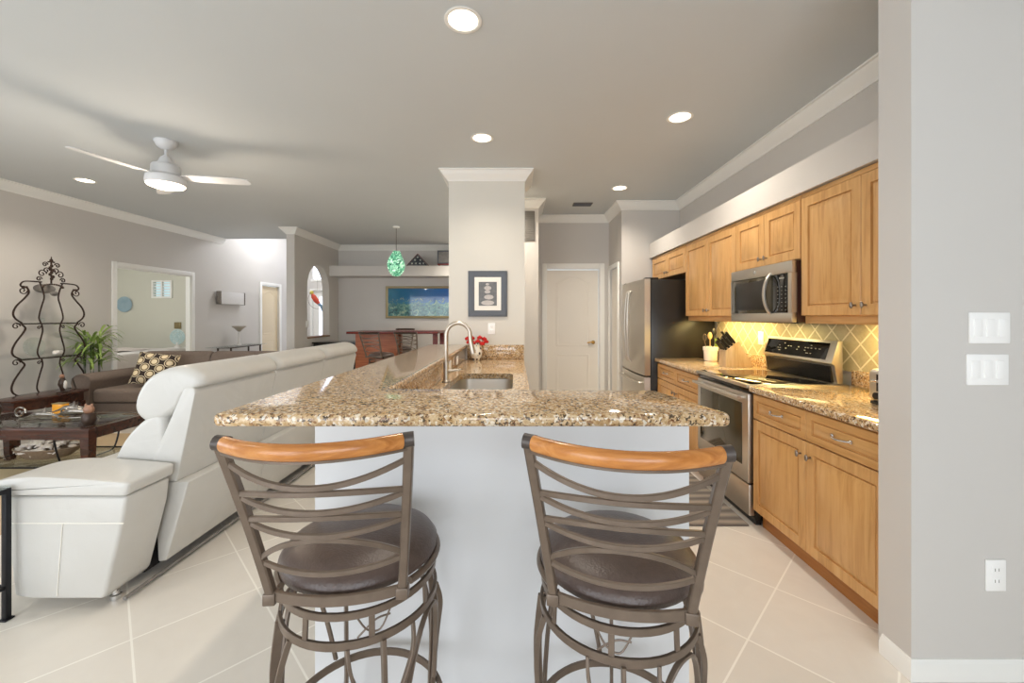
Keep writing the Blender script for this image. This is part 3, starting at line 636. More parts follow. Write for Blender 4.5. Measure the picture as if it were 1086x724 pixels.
# range
t = thing('range', 'stainless electric range with black glass cooktop and tall control backguard', 'range', (1.86, 3.045, 0)); Y0, Y1 = 2.67, 3.42
link('body', B().box(1.56, 2.16, Y0, Y1, .03, .895, .003), 'black_enamel', t)
link('cooktop_frame', B().box(1.505, 2.17, Y0, Y1, .893, .917, .004), 'stainless', t)
ck = link('cooktop_glass', B().box(1.535, 2.06, Y0+.015, Y1-.015, .912, .9195, .002), 'black_gloss', t)
b = B()
link('front_strip', B().box(1.525, 1.56, Y0+.003, Y1-.003, .862, .892, .003), 'black_gloss', t)
dr = link('oven_door', B().box(1.515, 1.558, Y0+.004, Y1-.004, .272, .858, .006), 'stainless', t)
link('oven_window', B().box(1.512, 1.516, Y0+.075, Y1-.06, .375, .785, .001), 'oven_glass', dr)
b = B().tube([(1.468, Y0+.03, .828), (1.468, Y1-.03, .828)], .012, 12); b.box(1.468, 1.516, Y0+.045, Y0+.065, .818, .838, .003); b.box(1.468, 1.516, Y1-.065, Y1-.045, .818, .838, .003)
link('door_handle', b, 'stainless', dr)
link('storage_drawer', B().box(1.52, 1.558, Y0+.004, Y1-.004, .06, .262, .006), 'stainless', t)
link('kick_plate', B().box(1.565, 1.60, Y0+.004, Y1-.004, 0.002, .06), 'black_plastic', t)
bg = link('backguard', B().prism([(2.095, .92), (2.13, .92), (2.13, 1.20), (2.10, 1.20), (2.055, 1.055), (2.075, 1.04)], Y0, Y1, 1, .004), 'stainless', t)
link('lower_panel', B().prism([(2.078, .925), (2.098, .925), (2.082, 1.035), (2.068, 1.035)], Y0+.03, Y1-.03, 1), 'black_enamel', bg)
nx, nz = .145, -.045; L_ = math.hypot(nx, nz)
def bgp(u, d): return (2.055+.045*u-d*.955, 1.055+.145*u+d*.296)
q = [bgp(.12, 0), bgp(.88, 0), bgp(.88, .003), bgp(.12, .003)]
dp = link('display_panel', B().prism(q, Y0+.06, Y1-.03, 1), 'black_gloss', bg)
b = B(); random.seed(4)
for k in range(24):
    y = Y0+.12+random.random()*.52; u = random.choice((.3, .42, .55, .68)); q = [bgp(u, .003), bgp(u+.04, .003), bgp(u+.04, .0038), bgp(u, .0038)]; b.prism(q, y, y+.014, 1)
link('legend', b, 'ink', dp)
# refrigerator
t = thing('refrigerator', 'french door refrigerator with stainless doors and black sides', 'refrigerator', (1.82, 4.93, 0)); Y0, Y1 = 4.475, 5.40
link('body', B().box(1.475, 2.17, Y0, Y1, .03, 1.765, .006), 'fridge_side', t)
def curved(y0, y1, z0, z1, xf=1.405, bow=.022):
    ym = (4.475+5.40)/2; hw = .4625; p = []
    for k in range(9):
        y = y0+(y1-y0)*k/8; p.append((xf-bow*(1-((y-ym)/hw)**2), y))
    return B().prism(p+[(1.468, y1), (1.468, y0)], z0, z1, 2, .004)
for a, c, s in ((Y0, 4.934, -1), (4.94, Y1, 1)):
    d = link('door', curved(a, c, .715, 1.775), 'stainless', t); y = 4.937+s*.045
    link('door_handle', B().tube(smooth([(1.392, y, 1.66), (1.345, y, 1.62), (1.325, y+s*.01, 1.3), (1.335, y, 1.0), (1.345, y, .86), (1.392, y, .82)], 6), .013, 10, up=(0,1,0)), 'stainless', d)
d = link('freezer_drawer', curved(Y0, Y1, .08, .70), 'stainless', t)
link('door_handle', B().tube(smooth([(1.40, Y0+.06, .63), (1.345, Y0+.10, .63), (1.33, 4.937, .63), (1.345, Y1-.10, .63), (1.40, Y1-.06, .63)], 6), .013, 10), 'stainless', d)
link('hinge_cover', B().box(1.42, 1.56, Y0+.01, Y0+.09, 1.766, 1.79, .004).box(1.42, 1.56, Y1-.09, Y1-.01, 1.766, 1.79, .004), 'black_plastic', t)
link('emblem', B().ell((1.392, 4.60, 1.68), (.003, .012, .012), 12), 'chrome', t)
# toaster
t = thing('toaster', 'brushed stainless toaster on the granite beside the near wall', 'toaster', (1.95, 1.96, .914))
link('shell', B().box(1.815, 2.10, 1.80, 2.12, .93, 1.095, .025, 4), 'stainless', t)
link('base', B().box(1.822, 2.093, 1.807, 2.113, .915, .932, .006), 'black_plastic', t)
b = B()
for y in (2.058, 1.94): b.box(1.812, 1.816, y-.004, y+.004, .985, 1.07)
for y in (2.04, 1.92): b.box(1.86, 2.06, y-.016, y+.016, 1.093, 1.0965)
link('slots', b, 'black_plastic', t)
for y in (2.058, 1.94): link('lever', B().box(1.792, 1.815, y-.018, y+.018, 1.03, 1.044, .004), 'chrome', t)
for y in (2.058, 1.94): link('dial', B().lathe([(0,0),(.017,0),(.017,.012),(0,.014)], n=16, mat=Matrix.Translation((1.815, y, .962)) @ Matrix.Rotation(-PI/2, 4, 'Y')), 'black_plastic', t)
# crock with utensils
cx, cy = 1.985, 4.18
tag(link('utensil_crock', B().lathe([(0, 0), (.058, 0), (.062, .01), (.066, .10), (.072, .104), (.072, .14), (.066, .142), (.064, .13), (.058, .02), (0, .02)], (cx, cy, .9145), 28), 'ceramic_white', ang=30), 'white ceramic crock full of utensils beside the knife block', 'crock')
def utensil(nm, lab, dx, dy, h, mat, hm, head):
    t = thing(nm, lab, 'utensil', (cx+dx*.3, cy+dy*.3, .936), 'kitchen utensils standing in the crock')
    p0 = (cx+dx*.3, cy+dy*.3, .937); p1 = (cx+dx, cy+dy, .937+h); link('handle', B().tube([p0, p1], .005, 6), hm, t)
    if head == 'spoon': link('bowl', B().ell((p1[0], p1[1], p1[2]+.03), (.024, .008, .038), 12), mat, t)
    elif head == 'whisk':
        b = B()
        for k in range(4):
            a = PI*k/4; c, s_ = math.cos(a), math.sin(a)
            b.tube(smooth([p1, (p1[0]+.022*c, p1[1]+.022*s_, p1[2]+.04), (p1[0], p1[1], p1[2]+.08), (p1[0]-.022*c, p1[1]-.022*s_, p1[2]+.04), p1], 4), .0015, 5, up=(s_, -c, .3))
        link('wires', b, mat, t)
    else: link('blade', B().box(p1[0]-.026, p1[0]+.026, p1[1]-.004, p1[1]+.004, p1[2]-.01, p1[2]+.075, .008), mat, t)
utensil('wooden_spoon', 'pale wooden spoon standing upright in the white crock', -.02, -.03, .20, 'spoon_wood', 'spoon_wood', 'spoon')
utensil('ladle', 'tall black ladle rising highest from the white crock', .045, .02, .235, 'black_plastic', 'black_plastic', 'spoon')
utensil('whisk', 'metal whisk leaning left in the white crock', -.055, .01, .17, 'silver_metal', 'silver_metal', 'whisk')
utensil('spatula', 'green handled spatula leaning right in the white crock', .05, -.04, .13, 'green_utensil', 'green_utensil', 'flat')
# knife block: side outline in XZ
t = thing('knife_block', 'pale wooden knife block full of black handled knives', 'knife block', (1.97, 3.68, .9145))
ox = 1.852; poly = [(ox, .9145), (ox+.255, .9145), (ox+.115, 1.145), (ox-.0, 1.055)]
link('block', B().prism(poly, 3.62, 3.74, 1, .004), 'block_wood', t)
dirv = Vector((-.50, 0, .62)).normalized(); k = 0
for j, yy in enumerate((3.64, 3.68, 3.72)):
    for i, u in enumerate((.14, .36, .58, .80)):
        p = Vector((ox+.115*u, yy, 1.055+.09*u)); L_ = .085+.02*((i+j) % 2)+.02*(i == 3)
        kn = tag(link('kitchen_knife', B().bar([tuple(p+dirv*.001), tuple(p+dirv*(L_*.5)), tuple(p+dirv*L_)], .016, .022, up=(0,1,0)), 'black_plastic', org=tuple(p)), 'black handled knife standing in the slots of the pale wooden block', 'knife', 'knives in the wooden block')
# backsplash and wall plates
def plate(name, label, c, w, h, n, kind='rocker', group=None, mats='plate_plastic', facing='-Y', cat='switch plate'):
    t = thing(name, label, cat, c, group)
    rot = {'-Y': 0, '-X': -PI/2, '+X': PI/2}[facing]
    Rm = Matrix.Translation(c) @ Matrix.Rotation(rot, 4, 'Z')
    link('plate', B().box(-w/2, w/2, -.007, 0, -h/2, h/2, .003, 2, mat=Rm), mats, t)
    for i in range(n):
        x = (i-(n-1)/2)*.046
        if kind == 'rocker': link('rocker', B().box(x-.016, x+.016, -.010, -.006, -.033, .033, .002, 2, mat=Rm), mats, t)
        else:
            for z in (-.021, .021):
                s = link('socket', B().box(x-.017, x+.017, -.0085, -.006, z-.015, z+.015, .004, 2, mat=Rm), mats, t)
                link('slot', B().box(x-.008, x-.006, -.0092, -.0084, z-.004, z+.007, mat=Rm).box(x+.006, x+.008, -.0092, -.0084, z-.004, z+.007, mat=Rm), 'slot_grey', s)
    return t
plate('switch_plate', 'white three gang switch plate on the near wall, the upper one', (1.774, 1.54, 1.317), .152, .116, 3)
plate('switch_plate', 'white three gang switch plate on the near wall, the lower one', (1.766, 1.54, 1.161), .156, .116, 3)
plate('wall_outlet', 'white double wall outlet low on the near wall above the baseboard', (1.797, 1.54, .391), .075, .117, 1, 'socket', cat='outlet')
plate('wall_outlet', 'cream outlet plate on the diagonal tile above the knife block', (2.19, 3.66, 1.17), .075, .117, 1, 'socket', facing='-X', cat='outlet')
plate('wall_outlet', 'white outlet plate on the column behind the red flowers', (-.255, 4.33, 1.235), .075, .117, 1, 'socket', cat='outlet')
plate('wall_outlet', 'cream outlet on the granite upstand, the one nearer the faucet', (-.526, 3.26, .972), .11, .075, 1, 'none', facing='+X', cat='outlet')
plate('wall_outlet', 'cream outlet on the granite upstand, the one nearer the vase', (-.526, 3.66, .972), .11, .075, 1, 'none', facing='+X', cat='outlet')
plate('switch_plate', 'small white switch plate left of the arched opening', (-3.83, 7.52, 1.23), .075, .117, 1, facing='+X')
# floor mat
tag(link('kitchen_mat', B().box(.98, 1.515, 2.66, 4.2, .001, .011, .004), 'mat_weave'), 'grey striped woven mat on the tiles in front of the range', 'mat')
# ================================================================ THINGS AT THE COLUMN
t = thing('picture_frame', 'slate blue framed photograph of stacked stones on the column', 'picture', (-.295, 4.33, 1.36))
x0, x1, z0, z1 = -.500, -.090, 1.362, 1.842
def ring_frame(x0, x1, z0, z1, y, steps): return B().rings(rect(x1-x0, z1-z0), steps, (x0, y, z0), (1,0,0), (0,0,1), (0,-1,0))
def frame_only(x0, x1, z0, z1, y, w, d):
    b = B(); o = [(x0,z0),(x1,z0),(x1,z1),(x0,z1)]; st = [(0, 0), (0, d*.8), (w*.2, d), (w*.75, d*.7), (w, d*.45), (w, .0)]; vs = []
    for i, dd in st: vs += [(x0+i, y-dd, z0+i), (x1-i, y-dd, z0+i), (x1-i, y-dd, z1-i), (x0+i, y-dd, z1-i)]
    return b.add(vs, [(i*4+k, i*4+(k+1) % 4, (i+1)*4+(k+1) % 4, (i+1)*4+k) for i in range(len(st)-1) for k in range(4)])
link('frame', frame_only(x0, x1, z0, z1, 4.33, .065, .028), 'frame_slate', t)
link('mat_board', B().box(x0+.06, x1-.06, 4.318, 4.327, z0+.06, z1-.06), 'mat_board', t)
link('photograph', B().box(x0+.11, x1-.11, 4.315, 4.318, z0+.115, z1-.115), 'stones_photo', t)
vx, vy = -.405, 4.20
tag(link('flower_vase', B().lathe([(0, 0), (.036, 0), (.04, .008), (.058, .05), (.062, .085), (.05, .125), (.044, .145), (.052, .165), (.048, .165), (.04, .145), (.0, .13)], (vx, vy, .9145), 28), 'vase_glaze'), 'small white vase with dark pattern on the counter before the column', 'vase')
random.seed(7)
for k, (dx, dy, dz) in enumerate(((-.075, 0, .035), (-.03, -.02, .03), (.02, -.03, .045), (.06, -.01, .02), (.10, 0, .04), (-.045, .03, .075), (.035, .02, .08), (.08, .03, .065), (-.09, .01, .07))):
    c = (vx+dx, vy+dy, 1.075+dz)
    t = thing('red_flower', 'red flower in the bouquet standing in the white vase', 'flower', c, 'red flowers in the vase')
    b = B()
    for ring, (n, r, tilt) in enumerate(((1, 0, 0), (4, .012, .4), (6, .022, .9))):
        for i in range(n):
            a = 2*PI*i/n+ring; b.ell((c[0]+r*.8*math.cos(a), c[1]+r*.8*math.sin(a), c[2]-.006*ring), (.011, .011, .015), 8)
    link('petals', b, 'rose_red', t); link('stem', B().tube([(vx+dx*.2, vy+dy*.2, 1.05), (c[0], c[1], c[2]-.01)], .0025, 5), 'leaf_green', t)
# ================================================================ BAR STOOLS
def make_stool(label, rail_mat='rail_wood'):
    t = thing('bar_stool', label, 'bar stool', (0, 0, 0), 'bar stools at the granite counter')
    W_ = lambda u: .149+.037*u
    def P(s, u, off=0):  # u 0 at the seat frame, 1 at the rail
        z = .722+.376*u; y = -.190-.100*u-.020*u*u-.072*(1-s*s)*(.45+.55*u)
        return (s*W_(u), y-off, z)
    for sg in (-1, 1):
        link('back_post', B().bar([P(sg, u/8) for u in range(-0, 9)], .020, .020, up=(0,1,0)).box(sg*W_(0)-.014, sg*W_(0)+.014, -.204, -.176, .700, .727, .003), 'stool_metal', t)
        c = P(sg, 1.0)
        link('rail_cap', B().tube([(c[0]-sg*.016, c[1]-.003, c[2]+.006), (c[0]+sg*.010, c[1]+.001, c[2]+.008)], .0155, 14), 'stool_cap', t)
    sec = [(math.cos(2*PI*k/14)*.0135, math.sin(2*PI*k/14)*.0165+.007) for k in range(14)]
    link('top_rail', B().sweep([P(-.93+1.86*k/20, 1.0) for k in range(21)], sec), rail_mat, t)
    link('rail_support', B().bar([P(-.97+1.94*k/20, .968) for k in range(21)], .016, .006), 'stool_metal', t)
    for tc, te in ((.80, .905), (.765, .705), (.638, .69), (.605, .535), (.475, .515), (.452, .255), (.20, .238)):
        link('back_slat', B().bar([P(s, tc+(te-tc)*s*s, -.001) for s in [-.97+1.94*k/20 for k in range(21)]], .009, .0115), 'stool_metal', t)
    pts = [P(s, -.01) for s in [-1+2*k/20 for k in range(21)]]
    link('seat_frame', B().bar([(.150*1.02, -.05, .688)]*0+pts, .010, .024).tube([(.205*math.cos(a), .205*math.sin(a), .702) for a in [-PI/2+.86+(2*PI-1.72)*k/40 for k in range(41)]], .009, 8), 'stool_metal', t)
    link('seat', B().lathe([(0, .776), (.06, .776), (.115, .772), (.165, .763), (.192, .748), (.205, .73), (.203, .715), (.194, .707), (0, .705)], n=48), 'stool_leather', t, ang=80)
    link('swivel_plate', B().lathe([(0, .672), (.09, .672), (.09, .706), (0, .706)], n=24), 'black_plastic', t)
    def ring(r, z, w, h): return B().bar([(r*math.cos(2*PI*k/56), r*math.sin(2*PI*k/56), z) for k in range(56)], w, h, closed=True)
    link('upper_ring', ring(.197, .664, .009, .018), 'stool_metal', t)
    link('lower_ring', ring(.200, .598, .009, .020), 'stool_metal', t)
    for k in range(8):
        a = PI/8+2*PI*k/8; c, s_ = math.cos(a), math.sin(a)
        link('spacer', B().bar([(.200*c, .200*s_, .600), (.197*c, .197*s_, .66)], .014, .006, up=(c, s_, 0)), 'stool_metal', t)
    for k in range(4):
        a = PI/4*0+PI/2*k+PI/8-PI/4+PI/4
        def C(da, r, z): return (r*math.cos(a+da), r*math.sin(a+da), z)
        link('scroll', B().tube(smooth([C(-.16, .198, .656), C(-.05, .198, .624), C(.10, .198, .616), C(.22, .198, .656)], 5), .0022, 6).tube(smooth([C(-.16, .198, .610), C(-.02, .198, .634), C(.08, .198, .644), C(.22, .198, .642)], 5), .0022, 6), 'stool_metal', t)
    for k in range(4):
        a = -PI/3+PI/2*k
        def C(da, r, z): return (r*math.cos(a+da), r*math.sin(a+da), z)
        out = smooth([C(0, .200, .592), C(0, .212, .47), C(0, .208, .33), C(0, .205, .22), C(0, .225, .10), C(0, .262, .012)], 6)
        l = link('leg', B().bar(out, .010, .022, up=(math.cos(a), math.sin(a), 0)), 'stool_metal', t)
        for sg in ((-1, 1) if k != 2 else ()):
            inn = smooth([C(.40*sg, .201, .59), C(.34*sg, .214, .53), C(.14*sg, .214, .43), C(.06*sg, .210, .33), C(.05*sg, .204, .23)], 6)
            link('leg_brace', B().bar(inn, .008, .014, up=(math.cos(a), math.sin(a), 0)), 'stool_metal', l)
        link('foot_cap', B().lathe([(0, 0), (.014, 0), (.014, .016), (0, .018)], C(0, .262, .001), 12), 'stool_cap', l)
        a2 = a+PI/4
        ar = [(.201*math.cos(a2+d), .201*math.sin(a2+d), .582-.30*(abs(d)/.62)**2.4) for d in [-.62+1.24*k_/16 for k_ in range(17)]]
        if k % 2 == 0: link('arch', B().bar(ar, .008, .013, up=(math.cos(a2), math.sin(a2), 0)), 'stool_metal', t)
    link('footrest', ring(.222, .245, .010, .022), 'stool_metal', t)
    return t
st = make_stool('left one of the two wood-railed bar stools at the granite counter, beside the white sofa')
st.location = (-.428, 1.145, 0); st.rotation_euler = (0, 0, math.radians(4))
st2 = copy_tree(st, (.270, 1.10, 0), math.radians(-11.5), 'right one of the two wood-railed bar stools at the granite counter, nearer the range')
for ch in st2.children:   # the seat swivels on its base
    if ch.name.split('.')[0] in ('leg', 'arch', 'footrest', 'scroll', 'spacer'): ch.rotation_euler = (0, 0, math.radians(-28))
# ================================================================ WHITE RECLINING SOFA
t = thing('reclining_sofa', 'long white leather reclining sofa seen from behind, left of the counter', 'sofa', (-2.1, 3.2, 0))
def rnd(poly, r=.03, n=4): return rounded(poly, [r]*len(poly) if not isinstance(r, list) else r, n)
YA, YB = 2.155, 4.34
# upright outer back shell, one per seat, with a lower skirt that slopes outward
for k in range(3):
    a = YA+(YB-YA)*k/3+.002; c = YA+(YB-YA)*(k+1)/3-.002
    ps = rnd([(-1.785, .49), (-1.685, .965), (-1.70, .99), (-1.745, .985), (-1.96, .49)], .012, 3)
    link('back_panel', B().soft(ps, a, c, .012, 3), 'white_leather', t)
    ps = rnd([(-1.79, .492), (-1.72, .492), (-1.84, .075), (-1.88, .07), (-1.90, .49)], .008, 3)
    link('back_skirt', B().soft(ps, a, c, .008, 3), 'white_leather', t)
    roll = smooth([(-1.66, 1.0, 0), (-1.68, 1.06, 0), (-1.76, 1.095, 0), (-1.86, 1.085, 0), (-1.96, 1.03, 0), (-2.02, .93, 0), (-2.02, .84, 0), (-1.93, .79, 0), (-1.80, .86, 0), (-1.74, .955, 0)], 4, True)
    link('headrest', B().soft([(p[0], p[1]) for p in roll], a+.003, c-.003, .055, 6), 'white_leather', t, ang=60)
    lum = smooth([(-1.86, .84, 0), (-1.95, .83, 0), (-2.05, .74, 0), (-2.12, .62, 0), (-2.14, .52, 0), (-1.96, .48, 0), (-1.86, .50, 0)], 4, True)
    link('back_cushion', B().soft([(p[0], p[1]) for p in lum], a+.004, c-.004, .05, 6), 'white_leather', t, ang=60)
    seat = smooth([(-1.95, .50, 0), (-2.1, .52, 0), (-2.4, .51, 0), (-2.58, .48, 0), (-2.64, .40, 0), (-2.62, .25, 0), (-2.56, .10, 0), (-2.3, .12, 0), (-1.98, .2, 0)], 4, True)
    link('seat_cushion', B().soft([(p[0], p[1]) for p in seat], a+.004, c-.004, .04, 5), 'white_leather', t, ang=60)
link('underside_void', B().box(-2.5, -1.90, 2.10, 4.4, .05, .44), 'void_black', t)  # black block puts in the shade of the void under the seats
link('floor_rail', B().tube([(-1.86, 1.95, .02), (-1.852, 2.5, .022), (-1.83, 3.4, .022), (-1.83, 4.45, .02)], .009, 8), 'grey_stone', t)
for (a, c, nm) in ((1.875, 2.125, 'near'), (4.36, 4.62, 'far')):
    f = lambda x: x
    # arm body tapering towards the floor, front face (towards the kitchen) leaning
    vs = []
    for z, xr, xl, ins in ((.06, -1.90, -2.22, .012), (.075, -1.885, -2.30, .004), (.42, -1.80, -2.335, 0), (.535, -1.785, -2.34, .004)):
        vs += [(xr, a+ins, z), (xr, c-ins, z), (xl, c-ins, z), (xl, a+ins, z)]
    b = B().add(vs, [(i*4+k, i*4+(k+1) % 4, (i+1)*4+(k+1) % 4, (i+1)*4+k) for i in range(3) for k in range(4)]+[(0,1,2,3), (12,13,14,15)])
    bm = bmesh.new(); V = [bm.verts.new(v) for v in b.v]
    for fc in b.f: bm.faces.new([V[i] for i in fc])
    bmesh.ops.recalc_face_normals(bm, faces=bm.faces[:])
    es = [e for e in bm.edges if e.calc_length() > 0 and len(e.link_faces) == 2 and e.calc_face_angle(0) > .5]
    bmesh.ops.bevel(bm, geom=es, offset=.016, segments=3, profile=.5, affect='EDGES')
    arm = link('arm', B().addbm(bm), 'white_leather', t)
    pad = rnd([(-1.775, .542), (-1.765, .60), (-2.0, .622), (-2.25, .632), (-2.42, .60), (-2.47, .545)], [.012, .02, .1, .1, .06, .02], 5)
    link('arm_pad', B().soft(pad, a-.006, c+.006, .02, 4), 'white_leather', t, ang=50)
    link('seam', B().tube([(-1.792, a-.001, .415), (-2.33, a-.001, .415)], .0022, 6).tube([(-2.07, a-.002, .415), (-2.10, a+.002, .08)], .0018, 6), 'mat_board', arm)
for y in (1.98, 4.5): link('foot', B().lathe([(0, 0), (.022, 0), (.022, .02), (.014, .024), (.014, .07), (0, .07)], (-1.93, y, .001), 14), 'chrome', t)
# side table with black legs at the left frame edge
t = thing('side_table', 'slim black metal side table with glass top at the left edge beside the sofa arm', 'table', (-2.56, 1.58, 0))
for x in (-2.285, -2.86):
    for y in (1.30, 1.84): link('leg', B().box(x-.011, x+.011, y-.011, y+.011, .004, .585, .002).box(x-.018, x+.018, y-.018, y+.018, .001, .008, .002), 'black_iron', t)
link('frame', B().box(-2.87, -2.275, 1.83, 1.85, .57, .59).box(-2.87, -2.275, 1.29, 1.31, .57, .59).box(-2.295, -2.275, 1.31, 1.83, .57, .59).box(-2.87, -2.85, 1.31, 1.83, .57, .59).box(-2.85, -2.295, 1.835, 1.845, .14, .155).box(-2.29, -2.28, 1.31, 1.83, .14, .155), 'black_iron', t)
link('glass_top', B().box(-2.87, -2.275, 1.29, 1.85, .591, .599, .002), 'glass', t)
# ================================================================ RUG AND COFFEE TABLE
tag(link('area_rug', B().box(-5.0, -2.75, 2.55, 4.75, .001, .013, .005), 'rug_pile'), 'beige tan rug under the coffee table in the living area', 'rug')
t = thing('coffee_table', 'dark wood coffee table with glass top and lower glass shelf', 'table', (-4.1, 3.62, .014))
TX0, TX1, TY0, TY1 = -4.80, -3.44, 3.30, 3.90
for x in (TX0+.035, TX1-.035):
    for y in (TY0+.035, TY1-.035):
        b = B(); vs = []
        for z, h in ((.0145, .026), (.36, .034), (.43, .034)): vs += [(x-h, y-h, z), (x+h, y-h, z), (x+h, y+h, z), (x-h, y+h, z)]
        link('leg', b.add(vs, [(i*4+k, i*4+(k+1) % 4, (i+1)*4+(k+1) % 4, (i+1)*4+k) for i in range(2) for k in range(4)]+[(0,1,2,3), (8,9,10,11)]), 'dark_wood', t)
link('apron', B().box(TX0+.07, TX1-.07, TY0+.01, TY0+.035, .365, .43).box(TX0+.07, TX1-.07, TY1-.035, TY1-.01, .365, .43).box(TX0+.01, TX0+.035, TY0+.07, TY1-.07, .365, .43).box(TX1-.035, TX1-.01, TY0+.07, TY1-.07, .365, .43), 'dark_wood', t)
link('top_frame', B().box(TX0-.01, TX1+.01, TY0-.01, TY0+.06, .431, .456, .004).box(TX0-.01, TX1+.01, TY1-.06, TY1+.01, .431, .456, .004).box(TX0-.01, TX0+.06, TY0+.06, TY1-.06, .431, .456).box(TX1-.06, TX1+.01, TY0+.06, TY1-.06, .431, .456), 'dark_wood', t)
link('glass_top', B().box(TX0+.055, TX1-.055, TY0+.055, TY1-.055, .447, .459, .002), 'glass', t)
link('glass_shelf', B().box(TX0+.05, TX1-.05, TY0+.03, TY1-.03, .13, .138, .002), 'glass', t)
for x in (TX0+.3, TX1-.3):
    link('shelf_bracket', B().tube(smooth([(x, TY0+.02, .36), (x, TY0+.05, .22), (x, TY0+.09, .14), (x, TY0+.18, .126), (x, TY1-.18, .126), (x, TY1-.09, .14), (x, TY1-.05, .22), (x, TY1-.02, .36)], 5), .007, 8, up=(1,0,0)), 'black_iron', t)
link('shelf_rim', B().box(TX0+.05, TX1-.05, TY0+.025, TY0+.03, .127, .14).box(TX0+.05, TX1-.05, TY1-.03, TY1-.025, .127, .14), 'black_iron', t)
bx, by = -4.10, 3.60
t = thing('shell_basket', 'shallow wicker basket on the lower glass shelf, heaped with seashells', 'basket', (bx, by, .139))
link('basket', B().lathe([(0, .002), (.17, .002), (.23, .05), (.26, .085), (.252, .09), (.22, .055), (.16, .012), (0, .012)], (0, 0, 0), 32, mat=Matrix.Translation((bx, by, .139)) @ Matrix.Diagonal((1, .62, 1, 1))), 'wicker', t)
random.seed(3); b = B()
for k in range(110):
    a = random.random()*2*PI; r = math.sqrt(random.random()); x = bx+r*.225*math.cos(a); y = by+r*.135*math.sin(a); z = .139+.055+.085*(1-r*r)+random.random()*.012
    R_ = Matrix.Translation((x, y, z)) @ Matrix.Rotation(random.random()*6, 4, 'Z') @ Matrix.Rotation(random.random()*2-1, 4, 'X')
    s_ = .018+.02*random.random()
    if k % 3: b.lathe([(0, 0), (s_, .004), (s_*.9, .010), (s_*.4, s_*.55), (0, s_*.8)], n=9, mat=R_)
    else: b.lathe([(0, -s_), (s_*.35, -s_*.3), (s_*.62, .1*s_), (s_*.4, .6*s_), (0, 1.1*s_)], n=8, mat=R_)
tag(link('seashells', b, 'shell_mix'), 'heap of pale seashells in the wicker basket under the coffee table', 'seashells', kind='stuff')
# metal scroll sculpture on the glass
t = thing('scroll_sculpture', 'silvery scrolled metal sculpture of leaping fish on the coffee table glass', 'sculpture', (-4.15, 3.6, .46))
def spiral(c, r0, turns, plane, sgn=1, n=26):
    out = []
    for k in range(n+1):
        u = k/n; a = 2*PI*turns*u*sgn; r = r0*(1-.8*u); out.append(tuple(Vector(c)+Vector(plane[0])*(r*math.cos(a))+Vector(plane[1])*(r*math.sin(a))))
    return out
PX = ((1,0,0), (0,0,1))
for (xx, yy, rr, sg) in ((-4.33, 3.58, .055, 1), (-4.02, 3.66, .05, -1), (-3.88, 3.70, .045, 1)):
    link('scroll', B().tube(spiral((xx, yy, .467+rr), rr, 1.3, PX, sg), .007, 8, up=(0,1,0)), 'silver_metal', t)
for (x0, x1, y, z, w) in ((-4.28, -3.95, 3.56, .475, .022), (-4.08, -3.72, 3.63, .485, .026), (-4.18, -3.84, 3.70, .50, .02)):
    pts = [(x0+(x1-x0)*k/10, y+.015*math.sin(k), z+.045*math.sin(PI*k/10)) for k in range(11)]
    fz = B().tube(pts, w, 10, scale=[.25, .35, .6, .85, 1, 1, .9, .7, .5, .3, .7]); fz.prism([(x0+.14, z+.03), (x0+.2, z+.10), (x0+.21, z+.04)], y-.004, y+.004, 1)
    link('fish', fz, 'silver_metal', t)
link('base_rod', B().tube(smooth([(-4.36, 3.6, .466), (-4.2, 3.64, .467), (-4.0, 3.62, .467), (-3.7, 3.66, .466)], 5), .006, 8), 'silver_metal', t)
t = thing('owl_figurine', 'small dark and tan owl figurine at the near corner of the coffee table', 'figurine', (-3.56, 3.42, .46))
link('body', B().lathe([(0, 0), (.035, .002), (.048, .03), (.046, .07), (.036, .095), (0, .10)], (-3.56, 3.42, .4615), 18), 'dark_bronze', t)
link('head', B().ell((-3.56, 3.42, .4615+.125), (.037, .034, .038), 16).ell((-3.585, 3.42, .4615+.16), (.009, .009, .016), 8).ell((-3.535, 3.42, .4615+.16), (.009, .009, .016), 8), 'owl_brown', t)
t = thing('dark_statuette', 'dark carved statuette on the coffee table at the left frame edge', 'figurine', (-4.33, 3.42, .46))
link('body', B().lathe([(0, 0), (.05, 0), (.05, .02), (.03, .03), (.04, .07), (.055, .12), (.035, .17), (.02, .185), (0, .19)], (-4.36, 3.42, .4615), 18), 'dark_bronze', t)
link('head', B().ell((-4.355, 3.42, .4615+.215), (.032, .03, .038), 14), 'dark_bronze', t)
# ================================================================ CONSOLE, ETAGERE, PALM
t = thing('console_table', 'dark wood bow-front console table against the left wall below the iron rack', 'table', (-5.2, 4.62, 0))
def bow(y0, y1, xb, xf, d): return [(xb, y0), (xf, y0)]+[(xf+d*math.sin(PI*k/12), y0+(y1-y0)*k/12) for k in range(1, 12)]+[(xf, y1), (xb, y1)]
link('top', B().prism(bow(4.16, 4.92, -5.42, -5.12, .10), .475, .50, 2, .005), 'dark_wood', t)
link('apron', B().prism(bow(4.20, 4.88, -5.40, -5.14, .085), .375, .474, 2), 'dark_wood', t)
for x, y in ((-5.38, 4.22), (-5.38, 4.86), (-5.14, 4.22), (-5.14, 4.86)):
    link('leg', B().box(x-.022, x+.022, y-.022, y+.022, .001, .375, .003), 'dark_wood', t)
t = thing('amber_candle_box', 'amber glass cube candle holder on the coffee table beyond the scroll sculpture', 'candle holder', (-4.32, 3.85, .46))
link('cube', B().box(-4.30, -4.20, 3.80, 3.86, .4605, .55, .006), 'amber_glass', t); link('rim', B().box(-4.303, -4.197, 3.797, 3.863, .55, .556), 'gold_frame', t)
t = thing('heron_figurine', 'dark brown and white bird figurine standing on the console table', 'figurine', (-5.15, 4.62, .50))
